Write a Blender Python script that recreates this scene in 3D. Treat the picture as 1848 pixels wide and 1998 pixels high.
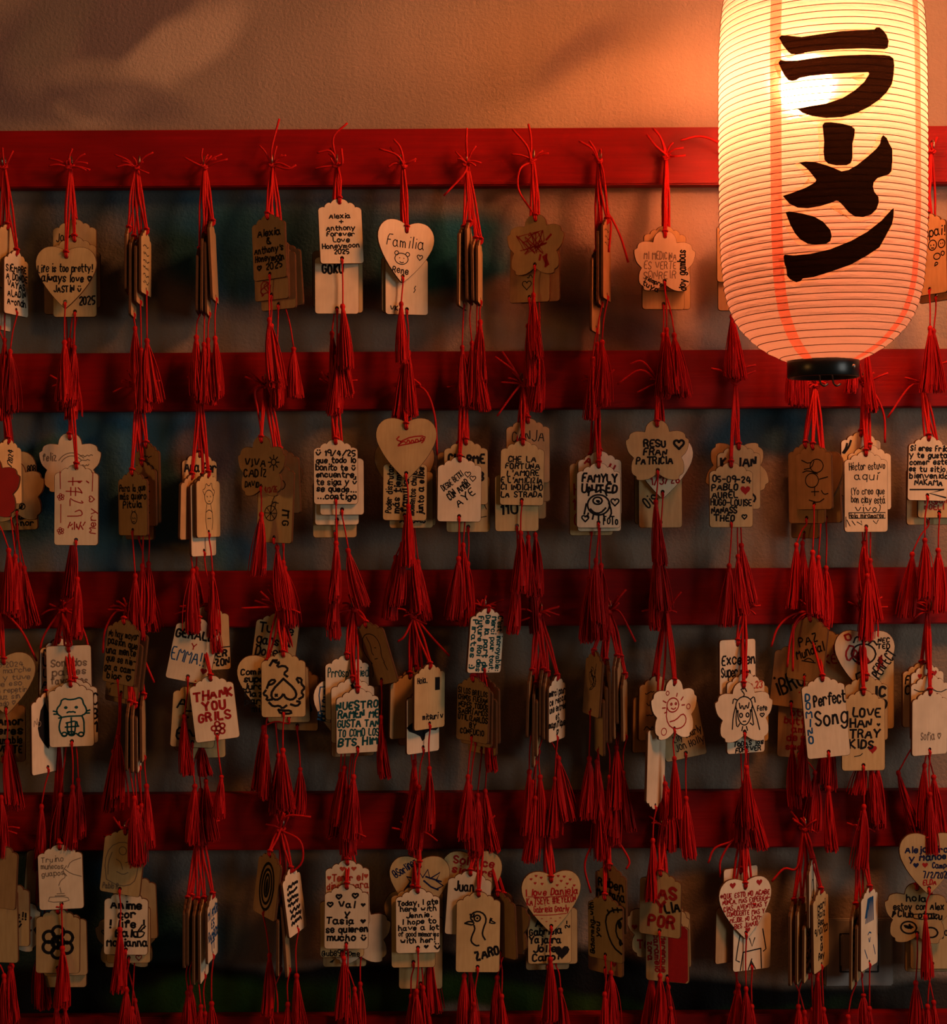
import bpy, bmesh, math, random
from mathutils import Vector, Matrix

for o in list(bpy.data.objects):
    bpy.data.objects.remove(o)
scene = bpy.context.scene
COL = scene.collection
rnd = random.Random(11)

# ------------------------------------------------------------------ camera
F_PX, CX, CY = 3091.0, 924.0, 999.0           # focal length in pixels of the 1848x1998 frame
DIST, EYE = 1.70, 1.55                        # camera distance from the wall, eye height
ROLL = math.radians(0.30)
cam_d = bpy.data.cameras.new('camera')
cam_d.sensor_fit = 'HORIZONTAL'; cam_d.sensor_width = 36.0
cam_d.lens = 36.0 * F_PX / 1848.0
cam_d.clip_start = 0.05
cam = bpy.data.objects.new('camera', cam_d); COL.objects.link(cam)
cam.matrix_world = Matrix.Translation((0, -DIST, EYE)) @ Matrix.Rotation(math.radians(90), 4, 'X') @ Matrix.Rotation(-ROLL, 4, 'Z')
scene.camera = cam
CAMM = cam.matrix_world.copy()

def at(px, py, d):
    """point seen at pixel (px, py) that lies d metres in front of the wall"""
    v = CAMM.to_3x3() @ Vector(((px - CX) / F_PX, -(py - CY) / F_PX, -1.0))
    o = CAMM.translation
    k = (-d - o.y) / v.y
    return o + v * k

# ------------------------------------------------------------------ world, lights, exposure
scene.view_settings.view_transform = 'Standard'
scene.view_settings.look = 'None'
scene.view_settings.gamma = 1.0
scene.view_settings.use_curve_mapping = False
scene.view_settings.exposure = 0.0
w = bpy.data.worlds.new('dim_room'); scene.world = w; w.use_nodes = True
bg = w.node_tree.nodes['Background']
bg.inputs[0].default_value = (1.0, 0.78, 0.50, 1); bg.inputs[1].default_value = 0.032

def area(name, loc, target, sx, sy, energy, color):
    d = bpy.data.lights.new(name, 'AREA'); d.shape = 'RECTANGLE'; d.size = sx; d.size_y = sy
    d.energy = energy; d.color = color
    o = bpy.data.objects.new(name, d); COL.objects.link(o); o.location = loc
    o.rotation_euler = (Vector(target) - Vector(loc)).to_track_quat('-Z', 'Y').to_euler()
    return o
area('street_window_light', (2.8, -2.2, 1.70), (0, 0, 1.35), 1.2, 1.5, 19.5, (0.98, 0.97, 0.90))
area('warm_ceiling_lamp_light', (0.85, -0.70, 2.60), (0.3, 0, 1.9), 0.35, 0.35, 19.0, (1.0, 0.31, 0.085))
area('warm_room_lamp_light', (-2.6, -1.7, 1.9), (0, 0, 1.4), 0.5, 0.5, 7.0, (1.0, 0.42, 0.10))
BULB_STRENGTH = 300.0

# ------------------------------------------------------------------ materials
MATS = {}
def nodes_of(name):
    m = bpy.data.materials.new(name); m.use_nodes = True
    nt = m.node_tree; nt.nodes.clear()
    out = nt.nodes.new('ShaderNodeOutputMaterial')
    MATS[name] = m
    return m, nt, out
def N(nt, typ, **kw):
    n = nt.nodes.new(typ)
    for k_, v in kw.items(): setattr(n, k_, v)
    return n
def principled(nt, out, rough=0.6, spec=0.3, metal=0.0):
    b = N(nt, 'ShaderNodeBsdfPrincipled')
    b.inputs['Roughness'].default_value = rough
    b.inputs['Specular IOR Level'].default_value = spec
    b.inputs['Metallic'].default_value = metal
    nt.links.new(b.outputs[0], out.inputs[0])
    return b
def mixc(nt, fac, a, b, typ='MIX'):
    n = N(nt, 'ShaderNodeMix', data_type='RGBA', blend_type=typ)
    for sock, v in ((n.inputs[0], fac), (n.inputs[6], a), (n.inputs[7], b)):
        if hasattr(v, 'links'): nt.links.new(v, sock)
        elif isinstance(v, (int, float)): sock.default_value = v
        else: sock.default_value = (*v, 1)
    return n.outputs[2]
def noise(nt, scale, detail=3, vec=None, rough=0.5):
    n = N(nt, 'ShaderNodeTexNoise'); n.inputs['Scale'].default_value = scale
    n.inputs['Detail'].default_value = detail; n.inputs['Roughness'].default_value = rough
    if vec is not None: nt.links.new(vec, n.inputs['Vector'])
    return n.outputs['Fac']
def ramp(nt, fac, a, b):
    n = N(nt, 'ShaderNodeMapRange'); nt.links.new(fac, n.inputs[0])
    n.inputs[1].default_value = a; n.inputs[2].default_value = b
    return n.outputs[0]
def bump(nt, bsdf, h, strength, dist):
    n = N(nt, 'ShaderNodeBump'); n.inputs['Strength'].default_value = strength; n.inputs['Distance'].default_value = dist
    nt.links.new(h, n.inputs['Height']); nt.links.new(n.outputs[0], bsdf.inputs['Normal'])
def objcoord(nt, scale=(1, 1, 1)):
    tc = N(nt, 'ShaderNodeTexCoord'); mp = N(nt, 'ShaderNodeMapping')
    mp.inputs['Scale'].default_value = scale
    nt.links.new(tc.outputs['Object'], mp.inputs['Vector'])
    return mp.outputs[0]
def plain(name, color, rough=0.6, spec=0.3, metal=0.0, var=0.0, scale=200):
    m, nt, out = nodes_of(name); b = principled(nt, out, rough, spec, metal)
    f = noise(nt, scale, 2, objcoord(nt))
    c2 = tuple(c * (1 - var) for c in color)
    nt.links.new(mixc(nt, f, color, c2), b.inputs['Base Color'])
    return m

def wood(name, c1, c2):
    m, nt, out = nodes_of(name); b = principled(nt, out, 0.55, 0.25)
    f = noise(nt, 60, 4, objcoord(nt, (6, 1, 0.7)), 0.6)
    g = noise(nt, 35, 2, objcoord(nt))
    col = mixc(nt, ramp(nt, f, 0.3, 0.7), c1, c2)
    col = mixc(nt, ramp(nt, g, 0.45, 0.8), col, tuple(x * 0.82 for x in c2))
    oi = N(nt, 'ShaderNodeObjectInfo')
    hs = N(nt, 'ShaderNodeHueSaturation'); nt.links.new(col, hs.inputs['Color'])
    nt.links.new(ramp_out(nt, oi.outputs['Random'], 0.84, 1.08), hs.inputs['Value'])
    nt.links.new(hs.outputs[0], b.inputs['Base Color'])
    bump(nt, b, f, 0.15, 0.0004)
    return m
def ramp_out(nt, fac, lo, hi):
    n = N(nt, 'ShaderNodeMapRange'); nt.links.new(fac, n.inputs[0])
    n.inputs[3].default_value = lo; n.inputs[4].default_value = hi
    return n.outputs[0]
wood('birch_pale', (0.82, 0.70, 0.50), (0.75, 0.62, 0.42))
wood('birch_tan', (0.60, 0.44, 0.21), (0.52, 0.36, 0.16))
wood('birch_brown', (0.52, 0.33, 0.16), (0.44, 0.27, 0.12))
plain('red_marker_paint', (0.55, 0.02, 0.02), 0.6, 0.3, var=0.35, scale=60)
plain('burnt_edge', (0.11, 0.05, 0.022), 0.8, 0.1, var=0.4)
for nm, c in dict(k=(0.010, 0.009, 0.010), r=(0.38, 0.015, 0.015), g=(0.22, 0.17, 0.12), b=(0.01, 0.08, 0.22), n=(0.01, 0.015, 0.07), t=(0.005, 0.07, 0.075), o=(0.45, 0.06, 0.03)).items():
    plain('ink_' + nm, c, 0.7, 0.15, var=0.25, scale=300)
# red cord: twisted look from fine relief
m, nt, out = nodes_of('red_cord'); b = principled(nt, out, 0.6, 0.15)
f = noise(nt, 900, 2, objcoord(nt, (1, 1, 0.6)))
nt.links.new(mixc(nt, f, (0.60, 0.010, 0.008), (0.36, 0.004, 0.004)), b.inputs['Base Color']); bump(nt, b, f, 0.5, 0.0005)
m, nt, out = nodes_of('red_silk'); b = principled(nt, out, 0.55, 0.12)
oi = N(nt, 'ShaderNodeObjectInfo')
nt.links.new(mixc(nt, oi.outputs['Random'], (0.50, 0.006, 0.005), (0.33, 0.003, 0.003)), b.inputs['Base Color'])
plain('screw_metal', (0.42, 0.36, 0.26), 0.35, 0.5, 1.0)
# rails
m, nt, out = nodes_of('red_painted_wood'); b = principled(nt, out, 0.5, 0.2)
f = noise(nt, 14, 5, objcoord(nt, (0.5, 4, 14)), 0.65)
g = noise(nt, 7, 3, objcoord(nt, (1, 1, 2)))
c = mixc(nt, ramp(nt, f, 0.3, 0.7), (0.30, 0.002, 0.002), (0.21, 0.0015, 0.002))
nt.links.new(mixc(nt, ramp(nt, g, 0.5, 0.75), c, (0.155, 0.001, 0.0015)), b.inputs['Base Color'])
bump(nt, b, f, 0.35, 0.0012)
plain('black_lacquer', (0.008, 0.010, 0.010), 0.30, 0.5, var=0.3)
plain('black_wire', (0.012, 0.012, 0.012), 0.4, 0.5)
plain('rivet_steel', (0.55, 0.5, 0.45), 0.35, 0.5, 1.0)
plain('switch_plastic', (0.36, 0.33, 0.30), 0.5, 0.3, var=0.05)
plain('white_ceramic', (0.6, 0.58, 0.55), 0.4, 0.4)
plain('floor_wood', (0.12, 0.07, 0.04), 0.5, 0.3, var=0.3, scale=12)
plain('ceiling_plaster', (0.10, 0.07, 0.055), 0.9, 0.1, var=0.1, scale=40)
# paper
def paper(name, col, transp, transl):
    m, nt, out = nodes_of(name)
    d = N(nt, 'ShaderNodeBsdfDiffuse'); t = N(nt, 'ShaderNodeBsdfTranslucent'); tr = N(nt, 'ShaderNodeBsdfTransparent')
    f = noise(nt, 55, 5, objcoord(nt, (0.6, 0.6, 2.4)), 0.65)
    f2 = noise(nt, 25, 2, objcoord(nt, (1, 1, 1)))
    cc = mixc(nt, f2, col, tuple(x * 0.93 for x in col))
    nt.links.new(cc, d.inputs[0]); nt.links.new(cc, t.inputs[0])
    bp = N(nt, 'ShaderNodeBump'); bp.inputs['Strength'].default_value = 0.75; bp.inputs['Distance'].default_value = 0.004
    nt.links.new(f, bp.inputs['Height'])
    nt.links.new(bp.outputs[0], d.inputs['Normal']); nt.links.new(bp.outputs[0], t.inputs['Normal'])
    m1 = N(nt, 'ShaderNodeMixShader'); m1.inputs[0].default_value = transl
    nt.links.new(d.outputs[0], m1.inputs[1]); nt.links.new(t.outputs[0], m1.inputs[2])
    m2 = N(nt, 'ShaderNodeMixShader'); m2.inputs[0].default_value = transp
    nt.links.new(m1.outputs[0], m2.inputs[1]); nt.links.new(tr.outputs[0], m2.inputs[2])
    tr.inputs[0].default_value = (1.0, 0.86, 0.72, 1) if name == 'lantern_paper' else (*col, 1)
    last = m2
    if name == 'lantern_paper':                # forward scatter: soft glow of the bulb through the sheet
        rf = N(nt, 'ShaderNodeBsdfRefraction'); rf.inputs['Roughness'].default_value = 0.62; rf.inputs['IOR'].default_value = 1.12
        rf.inputs['Color'].default_value = (1.0, 0.92, 0.82, 1); nt.links.new(bp.outputs[0], rf.inputs['Normal'])
        last = N(nt, 'ShaderNodeMixShader'); last.inputs[0].default_value = 0.10
        nt.links.new(m2.outputs[0], last.inputs[1]); nt.links.new(rf.outputs[0], last.inputs[2])
    nt.links.new(last.outputs[0], out.inputs[0])
    return m
paper('lantern_paper', (0.46, 0.375, 0.325), 0.19, 0.60)
paper('paper_seam', (0.95, 0.36, 0.26), 0.30, 0.80)
paper('print_halo', (0.98, 0.80, 0.60), 0.35, 0.85)
paper('black_print', (0.012, 0.007, 0.004), 0.0, 0.5)
m, nt, out = nodes_of('lit_bulb'); e = N(nt, 'ShaderNodeEmission')
e.inputs[0].default_value = (1.0, 0.295, 0.125, 1); e.inputs[1].default_value = BULB_STRENGTH
nt.links.new(e.outputs[0], out.inputs[0])

# ------------------------------------------------------------------ helpers
PX = 0.55e-3 * (DIST - 0.045) / DIST           # one photo pixel at the depth of the tags, in metres

class MB:
    def __init__(s): s.v = []; s.f = []; s.m = []
    def add(s, vs, fs, mi=0):
        b = len(s.v); s.v += [tuple(x) for x in vs]
        s.f += [tuple(i + b for i in q) for q in fs]; s.m += [mi] * len(fs)
    def tube(s, path, r, n=6, mi=0, cap=True):
        pts = [Vector(p) for p in path]; k = len(pts)
        rr = r if isinstance(r, (list, tuple)) else [r] * k
        vs = []; up = None
        for i, p in enumerate(pts):
            t = (pts[min(i + 1, k - 1)] - pts[max(i - 1, 0)])
            t = t.normalized() if t.length > 1e-9 else Vector((0, 0, 1))
            if up is None:
                up = t.orthogonal().normalized()
            up = (up - t * up.dot(t))
            up = up.normalized() if up.length > 1e-6 else t.orthogonal().normalized()
            q = t.cross(up)
            for j in range(n):
                a = 2 * math.pi * j / n
                vs.append(p + (up * math.cos(a) + q * math.sin(a)) * rr[i])
        fs = [(i * n + j, i * n + (j + 1) % n, (i + 1) * n + (j + 1) % n, (i + 1) * n + j) for i in range(k - 1) for j in range(n)]
        if cap:
            fs.append(tuple(range(n - 1, -1, -1))); fs.append(tuple((k - 1) * n + j for j in range(n)))
        s.add(vs, fs, mi)
    def lathe(s, prof, n=12, c=(0, 0, 0), mi=0):
        vs = []
        for r, z in prof:
            for j in range(n):
                a = 2 * math.pi * j / n
                vs.append((c[0] + r * math.cos(a), c[1] + r * math.sin(a), c[2] + z))
        k = len(prof)
        fs = [(i * n + j, i * n + (j + 1) % n, (i + 1) * n + (j + 1) % n, (i + 1) * n + j) for i in range(k - 1) for j in range(n)]
        s.add(vs, fs, mi)
    def ball(s, c, r, n=8, sq=1.0, mi=0):
        pr = [(max(1e-5, r * math.sin(math.pi * i / 6)), -r * sq * math.cos(math.pi * i / 6)) for i in range(7)]
        s.lathe(pr, n, c, mi)
    def box(s, a, b, mi=0):
        x0, y0, z0 = a; x1, y1, z1 = b
        vs = [(x, y, z) for x in (x0, x1) for y in (y0, y1) for z in (z0, z1)]
        s.add(vs, [(0, 1, 3, 2), (4, 6, 7, 5), (0, 4, 5, 1), (2, 3, 7, 6), (0, 2, 6, 4), (1, 5, 7, 3)], mi)
    def mesh(s, name, mats, smooth=True):
        me = bpy.data.meshes.new(name); me.from_pydata(s.v, [], s.f)
        for m_ in mats: me.materials.append(MATS[m_])
        me.polygons.foreach_set('material_index', s.m)
        me.polygons.foreach_set('use_smooth', [smooth] * len(s.f))
        me.update()
        return me
def obj(name, data, parent=None, loc=None, **props):
    o = bpy.data.objects.new(name, data); COL.objects.link(o)
    if parent is not None: o.parent = parent
    if loc is not None: o.location = loc
    for k_, v in props.items(): o[k_] = v
    return o
def catmull(pts, seg=4):
    P = [Vector(p) for p in pts]
    if len(P) < 3: return P
    Q = [P[0] * 2 - P[1]] + P + [P[-1] * 2 - P[-2]]
    res = []
    for i in range(1, len(Q) - 2):
        a, b_, c_, d_ = Q[i - 1], Q[i], Q[i + 1], Q[i + 2]
        for s in range(seg):
            t = s / seg
            res.append(0.5 * ((2 * b_) + (c_ - a) * t + (2 * a - 5 * b_ + 4 * c_ - d_) * t * t + (3 * b_ - a - 3 * c_ + d_) * t ** 3))
    res.append(P[-1])
    return res

# ------------------------------------------------------------------ wall with its painted mural, floor, ceiling
WALL_C = Vector((0, 0, EYE))
m, nt, out = nodes_of('mural_wall'); b = principled(nt, out, 0.75, 0.2)
tc = N(nt, 'ShaderNodeTexCoord')
nz = N(nt, 'ShaderNodeTexNoise'); nz.inputs['Scale'].default_value = 5.0; nz.inputs['Detail'].default_value = 3
nt.links.new(tc.outputs['Object'], nz.inputs['Vector'])
sub = N(nt, 'ShaderNodeVectorMath', operation='SUBTRACT'); nt.links.new(nz.outputs['Color'], sub.inputs[0]); sub.inputs[1].default_value = (0.5, 0.5, 0.5)
scl = N(nt, 'ShaderNodeVectorMath', operation='SCALE'); nt.links.new(sub.outputs[0], scl.inputs[0]); scl.inputs['Scale'].default_value = 0.09
addv = N(nt, 'ShaderNodeVectorMath', operation='ADD'); nt.links.new(tc.outputs['Object'], addv.inputs[0]); nt.links.new(scl.outputs[0], addv.inputs[1])
WARP = addv.outputs[0]
clouds = noise(nt, 6, 4, tc.outputs['Object'], 0.55)
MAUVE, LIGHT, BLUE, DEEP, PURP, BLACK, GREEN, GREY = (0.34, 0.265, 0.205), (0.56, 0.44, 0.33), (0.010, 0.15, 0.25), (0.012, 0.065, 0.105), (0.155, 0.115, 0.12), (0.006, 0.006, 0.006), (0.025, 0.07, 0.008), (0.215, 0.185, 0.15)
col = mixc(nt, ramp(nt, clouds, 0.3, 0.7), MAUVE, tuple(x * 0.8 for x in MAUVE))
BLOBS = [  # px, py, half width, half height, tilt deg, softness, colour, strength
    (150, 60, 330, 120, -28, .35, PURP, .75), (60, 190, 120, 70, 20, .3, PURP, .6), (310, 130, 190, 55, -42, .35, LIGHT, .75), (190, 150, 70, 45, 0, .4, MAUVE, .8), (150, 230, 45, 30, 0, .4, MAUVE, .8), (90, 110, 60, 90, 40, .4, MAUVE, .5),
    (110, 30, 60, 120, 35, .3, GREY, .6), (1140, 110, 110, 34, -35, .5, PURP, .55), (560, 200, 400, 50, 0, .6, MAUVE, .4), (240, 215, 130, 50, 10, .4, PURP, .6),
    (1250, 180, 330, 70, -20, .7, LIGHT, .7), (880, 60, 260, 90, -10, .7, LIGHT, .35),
    (330, 450, 330, 130, 0, .4, DEEP, .85), (470, 480, 150, 110, 15, .35, BLUE, .8), (230, 500, 95, 75, 0, .3, GREY, .9), (300, 590, 140, 70, 0, .4, GREY, .8), (120, 620, 120, 60, 0, .4, GREY, .8),
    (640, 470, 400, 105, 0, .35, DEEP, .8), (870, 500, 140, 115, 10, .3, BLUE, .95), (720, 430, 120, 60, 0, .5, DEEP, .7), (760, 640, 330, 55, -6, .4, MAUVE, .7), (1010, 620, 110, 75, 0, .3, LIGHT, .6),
    (560, 640, 150, 50, 0, .5, GREY, .6), (1230, 625, 170, 40, 18, .4, PURP, .8), (1230, 470, 220, 90, 0, .5, LIGHT, .85), (1370, 570, 170, 110, 10, .5, LIGHT, .9), (1270, 650, 150, 34, 14, .45, PURP, .75), (1600, 560, 300, 130, 0, .5, LIGHT, .8),  # LIGHT blobs here: cream mural paint, made paler to carry the lantern's glow
    (240, 950, 290, 190, 0, .35, BLUE, .85), (120, 1010, 90, 70, 0, .4, DEEP, .7), (395, 880, 70, 75, 20, .3, PURP, .95), (450, 980, 65, 60, -30, .3, GREY, .95), (330, 1090, 90, 35, 0, .35, GREY, .9), (40, 840, 70, 40, 0, .4, GREY, .7), (620, 960, 130, 150, 0, .5, GREY, .9), (470, 1070, 60, 50, 30, .35, BLUE, .7),
    (900, 960, 380, 190, 0, .5, GREY, .55), (1500, 850, 150, 80, -5, .45, DEEP, .95), (1520, 980, 90, 90, 0, .25, MAUVE, .8), (1650, 980, 120, 90, 0, .3, GREY, .6), (1440, 960, 70, 60, 0, .3, BLUE, .3),
    (900, 1390, 1100, 190, 0, .3, GREY, .75),
    (60, 1800, 380, 170, 0, .35, DEEP, .95), (330, 1830, 130, 90, 0, .5, BLUE, .55), (560, 1700, 200, 100, 0, .5, GREY, .7), (900, 1740, 260, 110, 0, .4, GREY, .6),
    (250, 1960, 420, 80, 0, .18, BLACK, 1.), (740, 1930, 420, 55, -2, .2, BLACK, 1.), (1150, 1940, 210, 95, 6, .16, BLACK, 1.), (1420, 1960, 330, 75, 8, .18, BLACK, 1.), (1800, 1960, 230, 40, 0, .3, BLACK, .9),
    (420, 1950, 190, 38, -3, .35, GREEN, .95), (620, 1950, 260, 40, 2, .4, GREEN, .7), (1000, 1958, 190, 36, 5, .4, GREEN, .95), (1180, 1965, 110, 30, 0, .4, GREEN, .8), (1500, 1965, 150, 22, 0, .5, GREEN, .35),
]
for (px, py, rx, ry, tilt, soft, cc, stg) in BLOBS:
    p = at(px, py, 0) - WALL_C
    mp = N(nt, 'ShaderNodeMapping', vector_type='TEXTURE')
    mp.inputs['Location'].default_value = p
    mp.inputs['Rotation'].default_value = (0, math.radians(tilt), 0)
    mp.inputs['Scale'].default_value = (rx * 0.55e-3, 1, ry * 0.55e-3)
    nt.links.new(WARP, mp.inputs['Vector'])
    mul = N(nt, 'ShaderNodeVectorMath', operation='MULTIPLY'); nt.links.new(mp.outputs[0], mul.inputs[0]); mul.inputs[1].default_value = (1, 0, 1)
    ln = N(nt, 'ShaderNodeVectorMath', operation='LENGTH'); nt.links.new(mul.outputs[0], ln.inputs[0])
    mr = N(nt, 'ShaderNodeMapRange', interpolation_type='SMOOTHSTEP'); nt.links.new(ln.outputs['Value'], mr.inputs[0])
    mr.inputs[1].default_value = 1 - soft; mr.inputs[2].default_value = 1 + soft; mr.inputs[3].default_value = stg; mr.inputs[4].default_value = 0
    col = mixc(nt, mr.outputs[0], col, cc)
streak = noise(nt, 12, 3, objcoord(nt, (3, 1, 0.5)))
col = mixc(nt, ramp_out(nt, streak, 0.0, 0.22), col, (0.3, 0.27, 0.25), 'MULTIPLY')
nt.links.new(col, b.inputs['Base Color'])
pe = noise(nt, 260, 3, tc.outputs['Object'], 0.6)
bump(nt, b, pe, 0.8, 0.0014)
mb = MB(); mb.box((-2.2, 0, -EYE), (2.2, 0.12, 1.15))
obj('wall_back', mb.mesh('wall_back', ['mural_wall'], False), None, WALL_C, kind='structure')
mb = MB(); mb.box((-2.2, -3.2, -0.06), (2.2, 0.12, 0))
obj('floor', mb.mesh('floor', ['floor_wood'], False), kind='structure')
mb = MB(); mb.box((-2.2, -3.2, 2.70), (2.2, 0.12, 2.76))
obj('ceiling', mb.mesh('ceiling', ['ceiling_plaster'], False), kind='structure')

# ------------------------------------------------------------------ red rails
RAIL_T = 0.018
RAIL_PX = [(250, 362), (685, 799), (1112, 1222), (1547, 1657), (1982, 2092)]
RAIL_LABEL = ['highest red painted wooden rail, lit brightest beside the lantern', 'second red rail down, behind the black ring of the lantern', 'third red rail down, below the second row of tags', 'fourth red rail down, just above the light switch', 'lowest red rail, under the dark hills of the mural']
RAILS = []
def bevel_box(sx, sy, sz, bev):
    bm = bmesh.new(); bmesh.ops.create_cube(bm, size=1)
    bmesh.ops.scale(bm, vec=(sx, sy, sz), verts=bm.verts)
    bmesh.ops.bevel(bm, geom=bm.edges[:], offset=bev, segments=2, affect='EDGES')
    me = bpy.data.meshes.new('box'); bm.to_mesh(me); bm.free(); return me
for i, (ya, yb) in enumerate(RAIL_PX):
    za, zb = at(924, ya, RAIL_T).z, at(924, yb, RAIL_T).z
    me = bevel_box(2.6, RAIL_T, za - zb, 0.0014); me.name = 'red_rail'; me.materials.append(MATS['red_painted_wood'])
    RAILS.append(obj('red_rail', me, None, (0, -RAIL_T / 2, (za + zb) / 2), label=RAIL_LABEL[i], category='rail', group='red rails across the wall'))
# ------------------------------------------------------------------ stroke alphabet for the handwriting (xy digit pairs; baseline 2, small letters to 6, capitals to 8)
G = dict(A='022842 1434', B='020828373625052534332202', C='3728180703122233', D='02081837331202', E='38080232 0525', F='380802 0525', G='37281807031222333525',
 H='0802 3832 0535', I='1812', J='3833221203', K='0802 380532', L='080232', M='0208254842', N='02083238', O='180703122233372818', P='02082837362505',
 Q='180703122233372818 2341', R='02082837362505 2532', S='3728180706153433221203', T='0848 2822', U='080312223338', V='082248', W='0812253248', X='0832 3802',
 Y='0825 482522', Z='08380232', a='35261605031222333 3642'.replace('333 36', '33 3633'), b='0802 0516263533221203', c='3526160503122233', d='3526160503122233 3832', e='04343526160503122233',
 f='37281712 0636', g='3526160503122233 3631201001', h='0802 05162632', i='1612 18', j='262110 28', k='0802 360432', l='1812', m='0602 05162522 25364542',
 n='0602 05162632', o='160503122233352616', p='0600 0516263533221203', q='3526160503122233 3630', r='0602 05162635', s='352616051433221203', t='18132232 0636',
 u='0603122233 3632', v='062246', w='0612253246', x='0632 3602', y='0622 4610', z='06360232')
G.update({'0': '180703122233372818', '1': '061812', '2': '07182837360232', '3': '0718283736253433221203', '4': '280444 3732', '5': '38080525343322120', '6': '3818070312223334251504',
 '7': '083812', '8': '180706152536372818 150403122233342515', '9': '3515060718283732', '.': '12', ',': '1310', '!': '1814 12', '?': '0718283724 22', "'": '1816', '-': '0535', '+': '0545 2723',
 '/': '0238', ':': '15 12', '(': '28171322', ')': '08171302', '@': '353424253545433212030718383744', '&': '4207183706031242', '#': '1218 3238 0646 0444', '_': '0242', '=': '0646 0444',
 '^': '062846', '~': '05163546', '"': '0806 1816', '*': '0545 2723 0634 0436',
 '♡': '22050716275748 4845 4522', '☺': '17 37 0513223345', '★': '012843064701',
 'し': '1813224335', 'て': '084837242233', 'ま': '0747 0545 2923123344', 'す': '0747 2923142523 2110', '愛': '1948 0717 2837 0646 1535 2504 0443 2302 2241'})
G['5'] = '3808052534332212'
G['♡'] = '220406172637464422'
ACC = {'á': 'a', 'é': 'e', 'í': 'i', 'ó': 'o', 'ú': 'u', 'ñ': 'n', 'Á': 'A', 'É': 'E', 'Í': 'I', 'Ñ': 'N', 'ç': 'c'}
def glyph(ch):
    """list of polylines in units of 1/6 capital height"""
    fill = ch == '♥'
    base = ACC.get(ch, ch)
    if ch in '♡♥': return [[(2.2 + 2.3 * math.sin(q) ** 3, 3.2 + 2.5 / 16 * (13 * math.cos(q) - 5 * math.cos(2 * q) - 2 * math.cos(3 * q) - math.cos(4 * q))) for q in [2 * math.pi * i / 14 for i in range(15)]]], 4.4, fill
    if base not in G: return [], 2.0, False
    ls = []
    for s in G[base].split():
        ls.append([(int(s[i]), int(s[i + 1]) - 2.0) for i in range(0, len(s) - 1, 2)])
    if ch in ACC:
        up = 7.2 if ch.isupper() else 5.2
        ls.append([(1.2, up), (2.4, up + 1.2)])
    wd = max(p[0] for l in ls for p in l)
    return ls, wd, fill
def chaikin(p):
    if len(p) < 3: return p
    closed = p[0] == p[-1]
    r = [p[0]]
    for i in range(len(p) - 1):
        a, b_ = p[i], p[i + 1]
        r.append((a[0] * .75 + b_[0] * .25, a[1] * .75 + b_[1] * .25)); r.append((a[0] * .25 + b_[0] * .75, a[1] * .25 + b_[1] * .75))
    r.append(p[-1])
    return r

# shapes of the tags, in photo pixels, origin at the hanging hole
def half(pts): return pts + [(-x, z) for x, z in reversed(pts) if abs(x) > 1e-6]
def tag_outline(h):
    b_ = -h + 8
    return half([(0, 8), (6, 7.5), (11, 6), (15, 3.2), (17.5, -0.5), (19.5, .6), (23, 0.2), (26.5, -1.8), (29.5, -5), (30.6, -8.4), (33, -7.8), (37, -8.6), (41, -10.8), (43, -14.5),
                 (43, b_ + 6), (42, b_ + 2.6), (39.8, b_ + .7), (37, b_), (0, b_)])
def heart_outline():
    return half([(0, 10.5), (3, 13), (8, 16), (15, 18.6), (22, 20.2), (29, 20.4), (36, 19.6), (43, 17.2), (49, 12.8), (54, 7), (57.6, -.5), (59.4, -9), (59, -18), (56.6, -28), (52, -38), (46, -49), (38.5, -60), (30, -71), (21, -81), (12, -90.5), (5, -97), (2, -99.6), (0, -100.4)])
FL = [(0, 12), (7, 11.2), (13.5, 8.5), (18.5, 4), (22, -2), (24, -11), (31, -10), (39, -9.5), (46, -11), (52, -14), (54.5, -18), (55.5, -23.5), (61.5, -27.5), (61.5, -34), (60, -41), (58, -48), (54.5, -54), (46.5, -62), (50, -69), (51.5, -77), (51.5, -86), (50.5, -91), (47.5, -95), (42.5, -98), (41.5, -104), (36, -106), (28, -106), (19, -104.3), (10, -100), (0, -93)]
SH = {'S': (tag_outline(127), -108), 'L': (tag_outline(158), -139), 'H': (heart_outline(), -87), 'F': (half(FL), -86)}
for k_ in 'SLHF':
    o_, zb = SH[k_]; SH[k_ + 'i'] = ([(-x, zb - z) for x, z in o_], zb)
TBOX = {'S': (-37, -20, 37, -101), 'L': (-37, -20, 37, -131), 'H': (-47, -18, 47, -72), 'F': (-42, -28, 42, -82), 'Si': (-37, 0, 37, -85), 'Li': (-37, 0, 37, -115), 'Fi': (-42, -10, 42, -70), 'Hi': (-42, -10, 42, -70)}
TH = 0.0027
PLQ = {}
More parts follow.
